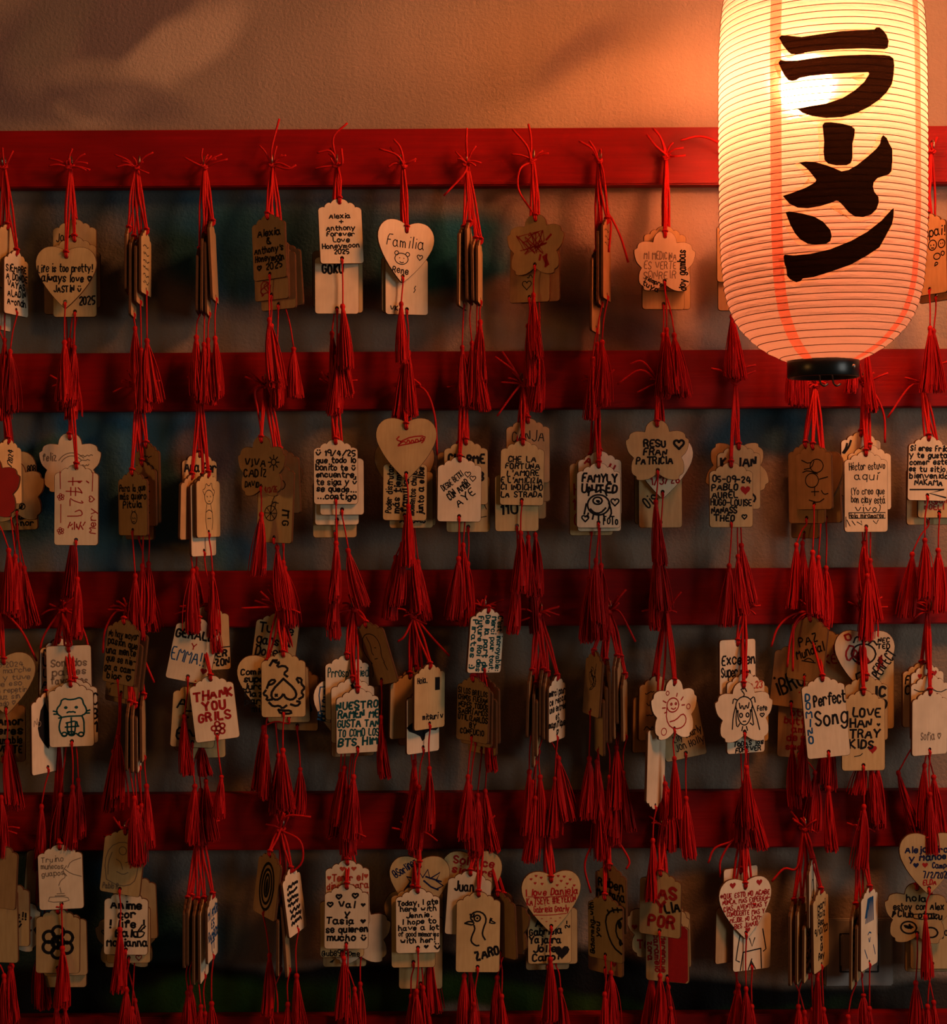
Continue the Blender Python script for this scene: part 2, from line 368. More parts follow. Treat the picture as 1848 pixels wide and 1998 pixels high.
def plaque_mesh(shape, tint):
    if (shape, tint) in PLQ: return PLQ[(shape, tint)]
    pts, zb = SH[shape]
    bm = bmesh.new()
    loops = [[(x * PX, z * PX) for x, z in pts]]
    for hz in (0, zb):
        loops.append([(3.3 * PX * math.cos(2 * math.pi * i / 10), hz * PX + 3.3 * PX * math.sin(2 * math.pi * i / 10)) for i in range(10)])
    edges = []
    for lp in loops:
        vs = [bm.verts.new((x, -TH / 2, z)) for x, z in lp]
        edges += [bm.edges.new((vs[i], vs[(i + 1) % len(vs)])) for i in range(len(vs))]
    bmesh.ops.triangle_fill(bm, use_beauty=True, use_dissolve=False, edges=edges, normal=(0, -1, 0))
    for f in bm.faces:
        if f.normal.y > 0: f.normal_flip()
    front = bm.faces[:]
    r = bmesh.ops.extrude_face_region(bm, geom=front)
    nv = [e for e in r['geom'] if isinstance(e, bmesh.types.BMVert)]
    bmesh.ops.translate(bm, vec=(0, TH, 0), verts=nv)
    # extrude_face_region leaves the original faces at the front
    bm.normal_update()
    rim = [e for e in bm.edges if len(e.link_faces) == 2 and (abs(e.link_faces[0].normal.y) > .9) != (abs(e.link_faces[1].normal.y) > .9)]
    bmesh.ops.bevel(bm, geom=rim, offset=0.00042, segments=1, affect='EDGES')
    bm.normal_update()
    for f in bm.faces: f.material_index = 0 if abs(f.normal.y) > 0.8 else 1
    bmesh.ops.recalc_face_normals(bm, faces=bm.faces[:])
    me = bpy.data.meshes.new('plaque'); bm.to_mesh(me); bm.free()
    for m_ in ({'p': 'birch_pale', 't': 'birch_tan', 'b': 'birch_brown', 'r': 'red_marker_paint'}[tint], 'burnt_edge'): me.materials.append(MATS[m_])
    PLQ[(shape, tint)] = me
    return me

# writing: each item becomes ribbons on the tag's face
class Ink:
    def __init__(s): s.items = {}          # (name, colour) -> MB
    def mbuf(s, name, c): return s.items.setdefault((name, c), MB())
    def line(s, name, pts, pen, c):
        mb_ = s.mbuf(name, c); y = -TH / 2 - 0.00012
        hw = pen / 2
        if len(pts) == 1 or (len(pts) == 2 and pts[0] == pts[1]):
            x, z = pts[0]; r = hw * 1.25
            mb_.add([((x + r * math.cos(i * math.pi / 3)) * PX, y, (z + r * math.sin(i * math.pi / 3)) * PX) for i in range(6)], [tuple(range(6))]); return
        vs = []; n = len(pts)
        for i, (x, z) in enumerate(pts):
            x0, z0 = pts[max(i - 1, 0)]; x1, z1 = pts[min(i + 1, n - 1)]
            dx, dz = x1 - x0, z1 - z0; l = math.hypot(dx, dz) or 1.0
            nx, nz_ = -dz / l * hw, dx / l * hw
            ex = 0.0
            if i == 0: ex = -hw * .6
            if i == n - 1: ex = hw * .6
            x += dx / l * ex; z += dz / l * ex
            vs += [((x + nx) * PX, y, (z + nz_) * PX), ((x - nx) * PX, y, (z - nz_) * PX)]
        mb_.add(vs, [(2 * i, 2 * i + 1, 2 * i + 3, 2 * i + 2) for i in range(n - 1)])
    def fill(s, name, pts, c, lift=0.00012):
        y = -TH / 2 - lift
        s.mbuf(name, c).add([(x * PX, y, z * PX) for x, z in pts], [tuple(range(len(pts)))])

def t(text, box=None, pen=1.7, c='k', a=0): return ('t', text, box, pen, c, a)
def k(spec, pen=1.5, c='k', smooth=1): return ('k', spec, pen, c, smooth)
def f(spec, c='k'): return ('f', spec, c)
def pl(pts): return ' '.join('%.1f,%.1f' % p for p in pts)
def circ(cx, cz, rx, rz=None, n=14, a0=0, a1=360):
    rz = rx if rz is None else rz
    return pl([(cx + rx * math.cos(math.radians(a0 + (a1 - a0) * i / n)), cz + rz * math.sin(math.radians(a0 + (a1 - a0) * i / n))) for i in range(n + 1)])
def hrt(cx, cz, s):
    return pl([(cx + s * math.sin(q) ** 3, cz + s / 16 * (13 * math.cos(q) - 5 * math.cos(2 * q) - 2 * math.cos(3 * q) - math.cos(4 * q))) for q in [2 * math.pi * i / 16 for i in range(17)]])
def scrib(cx, cz, w_, h_, n, seed=1):
    r = random.Random(seed); return pl([(cx + r.uniform(-w_, w_), cz + r.uniform(-h_, h_)) for _ in range(n)])
def petals(cx, cz, r1, r2, n=6):
    return ';'.join([circ(cx, cz, r1)] + [circ(cx + r2 * math.cos(2 * math.pi * i / n + .5), cz + r2 * math.sin(2 * math.pi * i / n + .5), r1 * .95) for i in range(n)])
def lay_text(ink, it, shape, r):
    _, text, box, pen, c, a = it; pen *= 1.5; few = len(text.replace('|', '').replace(' ', '')) <= 3
    x0, z1, x1, z0 = box or TBOX[shape]
    cx, cz = (x0 + x1) / 2, (z0 + z1) / 2
    W_, H_ = (x1 - x0, z1 - z0)
    if abs(a) > 45: W_, H_ = H_, W_
    lines = text.split('|'); lh = H_ / len(lines)
    ca, sa = math.cos(math.radians(a)), math.sin(math.radians(a))
    for i, ln in enumerate(lines):
        gl = [glyph(ch) for ch in ln]
        adv = sum(g_[1] + 1.5 for g_ in gl) - 1.5
        if adv <= 0: continue
        sy = lh / 7.9
        zc = cz + H_ / 2 - lh * (i + .5)
        if shape in 'HF' and abs(a) < 20 and abs(cx) < 10:
            ol = SH[shape][0]; hw_ = min([1e9] + [abs(x_) for (x_, z_) in ol if abs(z_ - zc) < 7 and abs(x_) > 8])
            W_ = min(x1 - x0, 2 * hw_ - 7) if hw_ < 1e8 else x1 - x0
        sx = min(sy * 1.2, W_ / adv)
        sy = min(sy, sx * 1.8); pw = min(pen, 1.7 * min(sx, sy))
        u = -adv * sx / 2 + r.uniform(-.02, .02) * W_; v0 = H_ / 2 - lh * (i + 0.5) - 3 * sy
        slope = r.uniform(-.035, .045)
        for (ls, wd, fl), ch in zip(gl, ln):
            jy = r.uniform(-.35, .35) * sy; js = r.uniform(.9, 1.1); sk = r.uniform(-.05, .12)
            for l in ls:
                q = [((u + (p[0] + p[1] * sk) * sx * js), (v0 + jy + p[1] * sy * js + slope * u)) for p in l]
                q = [(cx + x * ca - z * sa, cz + x * sa + z * ca) for x, z in q]
                if fl: ink.fill('handwriting', chaikin(q), c)
                else: ink.line('handwriting' + (' %d' % int(u * 10) if few else ''), chaikin(q) if len(q) > 2 else q, pw * r.uniform(.9, 1.1), c)
            u += (wd + 1.5) * sx
def parse(spec): return [[tuple(float(n_) for n_ in p.split(',')) for p in s.split()] for s in spec.split(';') if s.strip()]

# ------------------------------------------------------------------ tassels (a few meshes shared by all)
def make_skirt(seed):
    r = random.Random(seed); mb_ = MB(); L_ = 105 * PX
    lean = r.uniform(-.07, .07); flare = r.uniform(10.5, 15)
    for i in range(84):
        rad = math.sqrt(r.random()); a = r.uniform(0, 2 * math.pi)
        r0, r1 = 3.4 * rad * PX, flare * rad * PX * r.uniform(.85, 1.15)
        if r.random() < .05: r1 *= 1.7
        ll = L_ * r.uniform(.93, 1.03); da = r.uniform(-.5, .5); sw = r.uniform(-1.2, 1.2) * PX
        pts = []
        for j in range(7):
            s_ = j / 6
            rr = r0 + (r1 - r0) * (1 - (1 - s_) ** 1.7)
            aa = a + da * s_
            pts.append((rr * math.cos(aa) + lean * ll * s_ * s_ + sw * math.sin(s_ * 5), rr * math.sin(aa) * .8, -4 * PX - ll * s_))
        mb_.tube(pts, 0.00052, 3, cap=False)
    mb_.lathe([(3.4 * PX, -3 * PX), (4.2 * PX, -25 * PX), (6.5 * PX, -60 * PX), (8 * PX, -96 * PX)], 9)
    return mb_.mesh('tassel_skirt', ['red_silk'])
SKIRTS = [make_skirt(100 + i) for i in range(10)]
mb = MB(); mb.lathe([(.6 * PX, 9 * PX), (3.2 * PX, 8.2 * PX), (4.7 * PX, 5 * PX), (4.7 * PX, 2 * PX), (3.4 * PX, -1 * PX), (3.7 * PX, -2 * PX), (3.4 * PX, -3.2 * PX), (3.9 * PX, -4.2 * PX), (3.5 * PX, -5.5 * PX), (4.1 * PX, -7 * PX), (3.6 * PX, -9 * PX)], 10)
KNOB = mb.mesh('tassel_knot', ['red_silk'])
# screw eye, ring at right angles to the rail
mb = MB(); RING_R = 0.0052
mb.tube([(0, -0.0088 + RING_R * math.sin(q), RING_R * math.cos(q)) for q in [math.radians(-90 + 360 * i / 20 + 180) for i in range(21)]], 0.00085, 6)
mb.tube([(0, 0.006, 0), (0, -0.0042, 0)], 0.00085, 6)
EYE_ME = mb.mesh('screw_eye', ['screw_metal'])

HOOK = None; ROW = 0
def hook(row, x, y):
    """screw eye in the rail; the tags that follow hang on it"""
    global HOOK, ROW
    ROW = row - 1
    P = at(x, y, RAIL_T + 0.0085)
    rail = RAILS[ROW]
    o = obj('screw_eye', EYE_ME, rail, Vector((P.x, -RAIL_T, P.z)) - rail.location)
    o.rotation_euler = (0, 0, rnd.uniform(-.3, .3))
    HOOK = P + Vector((0, 0, -RING_R * 0.8))
GROUPS = ['wish tags on the highest rail', 'wish tags on the second rail', 'wish tags on the third rail', 'wish tags on the fourth rail']
CORD_R = 0.00125
TAGS = []; SPEC = []
ADJ = [(0, 0), (0, 0), (0, 0), (0, 0), (0, 0), (0, 0), (0, 0), (-40, 0), (0, 0), (0, 0), (0, 0), (0, 0), (0, 0), (0, 0), (0, 0), (0, 0), (0, 0), (0, 0), (0, 0), (0, 0), (0, 0), (-10, 0), (-20, 0), (0, 0), (0, 0), (-40, 0), (-20, 0), (0, 0), (0, 0), (0, 0), (0, 0), (0, 0), (0, 0), (0, 0), (0, 0), (0, 0), (0, 0), (0, 0), (0, 0), (-40, 0), (-40, 0), (0, 0), (0, 0), (0, 0), (0, 0), (0, 0), (0, 0), (0, 0), (0, 0), (220, 0), (30, 0), (-180, 0), (-200, 0), (-190, 0), (0, 0), (-200, 0), (0, 0), (0, 0), (0, 0), (-140, 0), (0, 0), (0, 0), (-110, 0), (100, 0), (0, 0), (0, 0), (0, 0), (-30, 0), (0, 0), (0, 0), (0, 0), (0, 0), (0, 0), (0, 0), (0, 0), (0, 0), (-40, 0), (0, 0), (0, 0), (0, 0), (0, 0), (0, 0), (0, 0), (-30, 0), (0, 0), (-90, 0), (0, 0), (0, 0), (0, 0), (0, 0), (0, 0), (0, 0), (0, 0), (0, 0), (0, 0), (0, 0), (0, 0), (40, 0), (10, 0), (0, 0), (0, 0), (-30, 0), (0, 0), (0, 0), (-20, 0), (0, 0), (0, 0), (-40, 0), (0, 0), (0, 0), (0, 0), (0, 0), (60, 0), (70, 0), (-60, 0), (80, 0), (0, 0), (0, 0), (-30, 0), (-20, 0), (180, 0), (170, 0), (0, 0), (0, 0), (0, 0), (0, 0), (0, 0), (0, 0), (-10, 0), (-30, 0), (0, 0), (0, 0), (-100, 0), (-130, 0), (-90, 0), (0, 0), (0, 0), (0, 0), (-20, 0), (0, 0), (-80, 0), (0, 0), (0, 0), (-30, 0), (-80, 0), (-140, 0), (0, 0), (0, 0), (0, 0), (0, 0), (0, 0), (0, 0), (0, 0), (0, 0), (0, 0), (0, 0), (0, 0), (0, 0), (0, 1), (0, -7), (0, -9), (0, 7), (0, 6), (0, 2), (0, 0), (-190, 0), (-190, 0), (-160, 0), (46, 0), (0, 0), (0, 0), (0, 0), (-70, 0), (60, 0), (-40, 0), (-120, 0), (-130, 0), (-80, 0), (-100, 0), (0, 0), (0, 0), (0, 0), (-40, 0), (0, 0), (-30, 0), (-60, 0), (-70, 0), (60, 0), (20, 0), (40, 0), (50, 0), (20, 0), (30, 0), (0, 0), (0, 0), (-40, 0), (0, 0), (0, 0), (0, 0), (-10, 0), (0, 0), (0, 0), (0, 0), (0, 0), (0, 0), (0, 0), (10, -17), (0, 10), (0, 7), (0, 0), (0, 0), (0, 0), (0, 0), (0, 0), (0, 0), (0, 0), (0, 0), (0, 0), (-30, 0), (0, 0), (-30, 0), (0, 0), (0, 0), (-30, 0), (0, 0), (0, 0), (0, 0), (-10, 0), (0, 0), (0, 0), (0, 0), (0, 0), (-90, 0), (0, 0), (0, 0), (0, 0), (0, 0), (0, 0), (-20, 0), (0, 0), (-50, 0), (0, 0), (0, 0), (0, 0), (0, 0), (0, 0), (0, 5), (0, 0), (0, -5), (0, 0), (0, 0), (0, 0), (0, 0)]   # fine depth (0.1 mm) and sideways (half pixel) offsets that keep neighbours from touching
def tag(shape, x, y, yaw, dx, lay, tint, label, W=(), T=None, ends=None, bulge=None):
    r = random.Random(int(x * 31 + y * 17 + lay))
    edge = abs(yaw) > 55
    d = (0.040 if edge else 0.0475) - lay * (0.0012 if edge else 0.0046)
    dd_, dx_ = ADJ[len(TAGS)] if len(TAGS) < len(ADJ) else (0, 0)
    d += dd_ / 1e4; x += dx_ / 2.0
    P = at(x, y, d)
    if edge: yaw = math.copysign(min(abs(yaw) + (5 if abs(yaw) >= 72 else 0), 86), yaw)
    if abs(yaw) > 30: yaw -= math.degrees(math.atan2(P.x, DIST - d))
    root = obj('wish_tag', None, None, P, label=label, category='wooden tag', group=GROUPS[ROW]); root.empty_display_size = 0.01
    zb = SH[shape][1]
    phi = -math.atan2(dx, -zb + 12)
    M = Matrix.Rotation(phi, 4, 'Y') @ Matrix.Rotation(math.radians(yaw), 4, 'Z') @ Matrix.Rotation(math.radians(r.uniform(0, 1)), 4, 'X')
    pq = obj('plaque', plaque_mesh(shape, tint), root); pq.rotation_euler = M.to_euler()
    ink = Ink()
    for it in W:
        if it[0] == 't': lay_text(ink, it, shape, r)
        elif it[0] == 'k':
            for l in parse(it[1]):
                for _ in range(it[4]): l = chaikin(l)
                ink.line('drawing', l, it[2] * 1.35, it[3])
        else:
            for i_, l in enumerate(parse(it[1])): ink.fill('drawing %d %d' % (i_, len(ink.items)), l, it[2], 0.00006)
    for (nm, c), mb_ in ink.items.items():
        nm = nm.split()[0]
        obj(nm, mb_.mesh(nm, ['ink_' + c], False), pq)
    # hanging cord: two strands, knot at the hole, knot and loose ends at the hook (coordinates relative to root)
    K = HOOK - P; mb_ = MB(); L_ = K.length
    fr = M.to_3x3() @ Vector((0, -1, 0))
    topk = Vector((0, 0, 11 * PX)) + fr * 0.0015
    sideu = Vector((1, 0, 0))
    b1, b2 = (r.uniform(1.0, 5.0), r.uniform(-5.0, -1.0)) if bulge is None else bulge
    for bb, s_ in ((b1, 1), (b2, -1)):
        if L_ < 16 * PX:
            pts = [K, K * .5 + sideu * bb * PX, topk * .5 + sideu * s_ * 2 * PX]
        else:
            dirv = K - topk
            off = sideu * bb * PX; dz = Vector((0, r.uniform(-.002, .001), 0))
            pts = [K + sideu * s_ * 1.2 * PX + Vector((0, 0, 0)), topk + dirv * .8 + off * .7 + dz, topk + dirv * .5 + off * 1.15 + dz, topk + dirv * .22 + off * .7, topk + sideu * s_ * 1.3 * PX]
        mb_.tube(catmull(pts, 4), CORD_R, 6)
        mb_.tube(catmull([topk + sideu * s_ * 1.3 * PX, Vector((s_ * 1.6 * PX, 0, 5 * PX)) + fr * 0.0028, fr * 0.0012 + Vector((s_ * 0.9 * PX, 0, 0)), -fr * 0.0008], 3), CORD_R * .95, 6)
    mb_.tube(catmull([topk + Vector((-4.4 * PX, 0.001, -1.5 * PX)), topk + Vector((-3.5 * PX, -0.0016, .5 * PX)), topk + Vector((0, -0.0022, 1.5 * PX)), topk + Vector((3.5 * PX, -0.0016, 0)), topk + Vector((4.4 * PX, 0.001, -1 * PX))], 3), CORD_R, 6)
    kn = K + Vector((r.uniform(-4, 4) * PX, -0.001 - r.random() * .002, r.uniform(-7, -1) * PX))
    mb_.tube(catmull([kn + Vector((-4.5 * PX, 0, 2 * PX)), kn + Vector((-1 * PX, -.0018, -3 * PX)), kn + Vector((4 * PX, -.001, 1 * PX)), kn + Vector((0, .0015, 4 * PX)), kn + Vector((-3.5 * PX, -.0015, -1 * PX))], 3), CORD_R * 1.1, 6)
    if ends is None:
        ends = []
        for _ in range(2):
            a = math.radians(r.choice([r.uniform(-75, 75), r.uniform(-125, 125)])); l_ = r.uniform(16, 50) * PX
            e = kn + Vector((math.sin(a) * l_, -r.uniform(0, .006), math.cos(a) * l_ * .8))
            mid = (kn + e) / 2 + Vector((r.uniform(-3, 3) * PX, -0.002, r.uniform(-1, 5) * PX))
            mb_.tube(catmull([kn, mid, e], 4), CORD_R * .85, 5)
    else:
        for el in ends:
            pts = [kn] + [at(ex, ey, 0.036) - P for ex, ey in el]
            mb_.tube(catmull(pts, 5), CORD_R * .95, 6)
    obj('hanging_cord', mb_.mesh('hanging_cord', ['red_cord']), root)
    # tassel on its cord
    Bh = M.to_3x3() @ Vector((0, 0, zb * PX))
    if T is None:
        tp = Bh + Vector((r.uniform(-5, 5) * PX, -.001, -r.uniform(48, 74) * PX)); lean = r.uniform(-4, 4); ln = r.uniform(.95, 1.12)
        tp.y = min(tp.y, -P.y - RAIL_T - .011)
    else:
        tp = at(T[0], T[1], max(d + .0005, RAIL_T + .011)) - P
        lean = T[2] if len(T) > 2 else r.uniform(-3, 3)
        ln = (T[3] if len(T) > 3 else r.uniform(112, 124)) / 112.0
    mb_ = MB()
    topc = tp + Vector((0, 0, 7 * PX))
    fb = fr * 0.0021
    mid = (Bh + topc) / 2 + Vector((r.uniform(-2, 2) * PX, 0, 0))
    mb_.tube(catmull([Bh - fr * .0005, Bh + fb + Vector((-1.2 * PX, 0, -4 * PX)), Bh + fb * .8 + Vector((0, 0, -13 * PX)), mid, topc], 4), 0.00082, 5)
    mb_.tube(catmull([Bh - fr * .0005, Bh + fb + Vector((1.6 * PX, 0, -5 * PX)), Bh + fb * .8 + Vector((0.6 * PX, 0, -13 * PX))], 4), 0.00075, 5)
    obj('tassel_cord', mb_.mesh('tassel_cord', ['red_cord']), root)
    ts = obj('tassel', SKIRTS[r.randrange(len(SKIRTS))], root, tp)
    ts.rotation_euler = (0, math.radians(-lean), 0); ts.scale = (r.choice((-1, 1)) * r.uniform(.95, 1.15), 1, ln)
    obj('tassel_knot', KNOB, ts)
    TAGS.append(root); SPEC.append((x, y, d, M, pq, edge))
    return root
# ------------------------------------------------------------------ paper lantern
LD = 0.195                                      # its axis hangs this far in front of the wall
LS = (DIST - LD) / F_PX                         # metres for one photo pixel at the axis
AX = at(1604, 300, LD)
PROF = [(705, 71), (697, 90), (688, 108), (675, 129), (660, 146), (640, 165), (620, 178), (590, 190), (560, 197), (500, 203), (430, 206), (300, 206.5), (170, 206), (100, 205), (40, 201), (0, 196), (-30, 188), (-60, 172), (-85, 146), (-105, 110), (-118, 71)]
PZ = [(at(1604, y, LD).z, hw * LS * 0.968) for y, hw in PROF]
ZB, ZT = PZ[0][0], PZ[-1][0]
def R_at(z):
    if z <= ZB: return PZ[0][1]
    for (z0, r0), (z1, r1) in zip(PZ, PZ[1:]):
        if z <= z1: return r0 + (r1 - r0) * (z - z0) / (z1 - z0)
    return PZ[-1][1]
def surf(px, py, lift):
    """where the sight line through a pixel meets the front of the lantern"""
    def g(d):
        p = at(px, py, d); return math.hypot(p.x - AX.x, p.y - AX.y) - (R_at(p.z) + lift)
    hi, lo = LD + 0.16, LD
    if g(lo) > 0: return at(px, py, LD)
    for _ in range(40):
        m_ = (hi + lo) / 2
        if g(m_) > 0: hi = m_
        else: lo = m_
    return at(px, py, lo)
base = Vector((AX.x, AX.y, ZB))
lan = obj('paper_lantern', None, None, base, label='glowing tall white paper lantern with black brush lettering', category='lantern'); lan.empty_display_size = .02
PITCH = 0.0061; NC = 96; TURNS = int((ZT - ZB) / PITCH) + 2
rr_ = random.Random(5)
vs = []; fs = []
rows = TURNS * 4
for i in range(rows + 1):
    for j in range(NC + 1):
        th = 2 * math.pi * j / NC
        z = min(ZT, max(ZB, ZB + PITCH * (i / 4 + j / NC - 1)))
        q = 0.5 - 0.5 * math.cos(math.pi * 2 * i / 4)
        rad = R_at(z) - 0.0009 * q + (rr_.uniform(-.00022, .00022) if i % 4 else 0)
        vs.append((rad * math.cos(th), rad * math.sin(th), z - ZB))
for i in range(rows):
    for j in range(NC):
        a_ = i * (NC + 1) + j
        fs.append((a_, a_ + 1, a_ + NC + 2, a_ + NC + 1))
mb = MB(); mb.add(vs, fs)
shade = obj('paper_shade', mb.mesh('paper_shade', ['lantern_paper']), lan)
mb = MB(); path = []
for s_ in range(TURNS * 72):
    th = 2 * math.pi * s_ / 72; z = ZB + PITCH * (s_ / 72 - 1)
    if z < ZB or z > ZT: continue
    rad = R_at(z) + 0.0001; path.append((rad * math.cos(th), rad * math.sin(th), z - ZB))
mb.tube(path, 0.00042, 4, cap=False)
plain('rib_wire', (0.10, 0.035, 0.012), 0.6, 0.2)
obj('wire_coil', mb.mesh('wire_coil', ['rib_wire']), lan, label='thin dark wire coiled round the paper')
for th0 in (-90 - 37, -90 + 49, 90 - 20, 90 + 50):
    mb = MB(); vs = []; n_ = 130
    for i in range(n_ + 1):
        z = ZB + (ZT - ZB) * i / n_; rad = R_at(z) + 0.00035
        hw = min(0.0055, rad * 0.13)
        for s_ in (-1, 0, 1):
            th = math.radians(th0) + s_ * hw / rad
            vs.append((rad * math.cos(th), rad * math.sin(th), z - ZB))
    mb.add(vs, [(3 * i + j, 3 * i + j + 1, 3 * i + j + 4, 3 * i + j + 3) for i in range(n_) for j in (0, 1)])
    obj('paper_seam', mb.mesh('paper_seam', ['paper_seam']), shade)
LET = ['450,185 462,172 500,174 560,180 640,168 750,152 870,146 915,143 925,133 940,133 958,148 975,170 985,200 980,232 965,240 860,236 740,240 640,248 580,256 540,265 510,264 495,252 470,222',
 '447,305 458,292 480,297 540,295 640,280 760,270 880,266 960,268 990,272 1008,285 1012,320 1008,370 1000,410 975,450 940,485 890,520 830,550 760,570 680,575 610,565 565,550 540,530 600,518 680,505 760,478 820,440 865,400 890,360 885,352 800,355 680,362 600,370 550,380 535,390 515,395 495,390 475,365 462,340',
 '662,610 672,597 700,595 760,603 805,615 820,630 818,660 808,700 808,770 800,795 780,805 730,806 690,798 672,780 667,740 670,690 665,640',
 '548,792 580,787 630,790 680,805 720,820 755,835 790,828 830,805 880,765 925,725 943,700 948,672 958,658 975,672 990,705 1002,725 1003,780 998,835 985,850 960,858 930,868 912,888 908,910 915,935 935,960 937,985 925,1020 900,1045 860,1058 820,1055 790,1035 765,1005 740,980 728,978 700,990 650,1005 590,1015 540,1012 500,992 468,955 520,938 580,915 625,890 632,878 615,855 590,825',
 '482,1035 500,1030 560,1040 620,1055 665,1080 700,1120 707,1150 700,1175 680,1188 630,1193 590,1188 555,1168 530,1140 505,1095',
 '472,1250 478,1241 520,1245 600,1238 700,1215 800,1175 880,1130 950,1075 1000,1020 1010,1015 1008,1060 1000,1095 965,1160 940,1205 880,1245 800,1290 700,1325 620,1350 565,1358 555,1370 535,1376 505,1362 490,1345 485,1305 478,1290']
def print_mesh(pts, lift, mat, name):
    bm = bmesh.new()
    vv = [bm.verts.new((x, y, 0)) for x, y in pts]
    bm.faces.new(vv); bm.normal_update(); bmesh.ops.triangulate(bm, faces=bm.faces[:], ngon_method='EAR_CLIP')
    x0, x1 = min(p[0] for p in pts), max(p[0] for p in pts); y0, y1 = min(p[1] for p in pts), max(p[1] for p in pts)
    for ax_, a_, b_ in ((0, x0, x1), (1, y0, y1)):
        c_ = a_ + 6
        while c_ < b_:
            co = (c_, 0, 0) if ax_ == 0 else (0, c_, 0); no = (1, 0, 0) if ax_ == 0 else (0, 1, 0)
            bmesh.ops.bisect_plane(bm, geom=bm.verts[:] + bm.edges[:] + bm.faces[:], plane_co=co, plane_no=no); c_ += 8
    for v_ in bm.verts: v_.co = surf(v_.co.x, v_.co.y, lift) - base
    me = bpy.data.meshes.new(name); bm.to_mesh(me); bm.free()
    me.materials.append(MATS[mat]); me.polygons.foreach_set('use_smooth', [True] * len(me.polygons))
    return me
for s_ in LET:
    pts = [(1340 + float(q.split(',')[0]) / 2.498, float(q.split(',')[1]) / 2.498) for q in s_.split()]
    obj('brush_stroke', print_mesh(pts, 0.00075, 'black_print', 'brush_stroke'), shade, label='black brush stroke of the lettering')
    n_ = len(pts); ar = sum(pts[i][0] * pts[(i + 1) % n_][1] - pts[(i + 1) % n_][0] * pts[i][1] for i in range(n_))
    big = []
    for i in range(n_):
        dx_, dy_ = pts[(i + 1) % n_][0] - pts[i - 1][0], pts[(i + 1) % n_][1] - pts[i - 1][1]; l_ = math.hypot(dx_, dy_) or 1
        sg = 1 if ar > 0 else -1
        big.append((pts[i][0] + sg * dy_ / l_ * 6 - 4, pts[i][1] - sg * dx_ / l_ * 6 + 2.5))
    obj('print_halo', print_mesh(big, 0.00040, 'print_halo', 'print_halo'), shade, label='pale orange edge printed round the stroke')
# rings, rivet, hooks, bulb, socket, hanging cord
def ring(z0, z1, r_out):
    mb_ = MB(); ri = r_out - 0.003
    mb_.lathe([(ri, z1 - ZB), (r_out - .0006, z1 - ZB), (r_out, z1 - ZB - .0008), (r_out, z0 - ZB + .0008), (r_out - .0006, z0 - ZB), (ri, z0 - ZB), (ri, z1 - ZB)], 64)
    return mb_.mesh('end_ring', ['black_lacquer'])
zr = at(1604, 737, LD).z
r1 = obj('end_ring', ring(zr, ZB + .001, 69.2 * LS), lan, label='black lacquered ring at an end of the lantern')
obj('end_ring', ring(ZT - .001, ZT + .016, 69.2 * LS), lan, label='black lacquered ring at an end of the lantern')
for xx in (1651, 1604 + 30):
    mb = MB(); a_ = math.asin((xx - 1604) / 69.2); sg = -1 if xx != 1634 else 1
    mb.ball((69.2 * LS * math.sin(a_), sg * 69.2 * LS * math.cos(a_), (zr - ZB) * .45), 0.0022 if xx == 1651 else .0015, 10)
    obj('rivet', mb.mesh('rivet', ['rivet_steel']), r1)
for xx in (-8, 17):
    mb = MB(); x_ = xx * LS; zz = zr - ZB
    mb.tube(catmull([(x_ - .003, 0.0, zz + .006), (x_, -.001, zz + .002), (x_ + .001, -.002, zz - .005), (x_ + .004, -.003, zz - .008), (x_ + .008, -.002, zz - .006)], 4), .0009, 6)
    obj('hook_wire', mb.mesh('hook_wire', ['black_wire']), lan)
mb = MB(); zz = zr - ZB + .006; rr2 = 67 * LS
mb.tube([(-rr2, 0, zz), (rr2, 0, zz)], .001, 6)
obj('cross_wire', mb.mesh('cross_wire', ['black_wire']), lan)
Pb = at(1572, 165, LD) - base
mb = MB(); mb.ball((0, 0, 0), .026, 16, 1.15)
obj('light_bulb', mb.mesh('light_bulb', ['lit_bulb']), lan, Pb)
mb = MB(); mb.tube([Pb + Vector((0, 0, .034)), Pb + Vector((0, 0, .075))], .014, 14)
sock = obj('bulb_socket', mb.mesh('bulb_socket', ['white_ceramic']), lan)
mb = MB(); mb.tube([Pb + Vector((0, 0, .074)), Vector((0, 0, ZT - ZB + .02)), Vector((0, 0, 2.70 - ZB))], .003, 8)
obj('power_cord', mb.mesh('power_cord', ['black_wire']), lan)
mb = MB(); zz = ZT - ZB + .010
mb.tube([(-rr2, 0, zz), (rr2, 0, zz)], .0012, 6)
obj('cross_wire', mb.mesh('cross_wire', ['black_wire']), lan)

# ------------------------------------------------------------------ light switch on the wall
a_, b_ = at(1610, 1924, .006), at(1742, 1793, .006)
sw = obj('light_switch', None, None, Vector(((a_.x + b_.x) / 2, 0, (a_.z + b_.z) / 2)), label='grey square light switch on the wall behind the hanging tags', category='light switch'); sw.empty_display_size = .02
me = bevel_box(b_.x - a_.x, .007, b_.z - a_.z, .0015); me.materials.append(MATS['switch_plastic']); obj('cover_plate', me, sw, (0, -.0035, 0))
kx = (b_.x - a_.x)
me = bevel_box(kx * .58, .002, kx * .58, .0006); me.materials.append(MATS['black_wire']); obj('rocker_gap', me, sw, (0, -.0068, 0))
me = bevel_box(kx * .55, .005, kx * .55, .0012); me.materials.append(MATS['switch_plastic']); o_ = obj('rocker', me, sw, (0, -.0072, 0)); o_.rotation_euler = (math.radians(3), 0, 0)
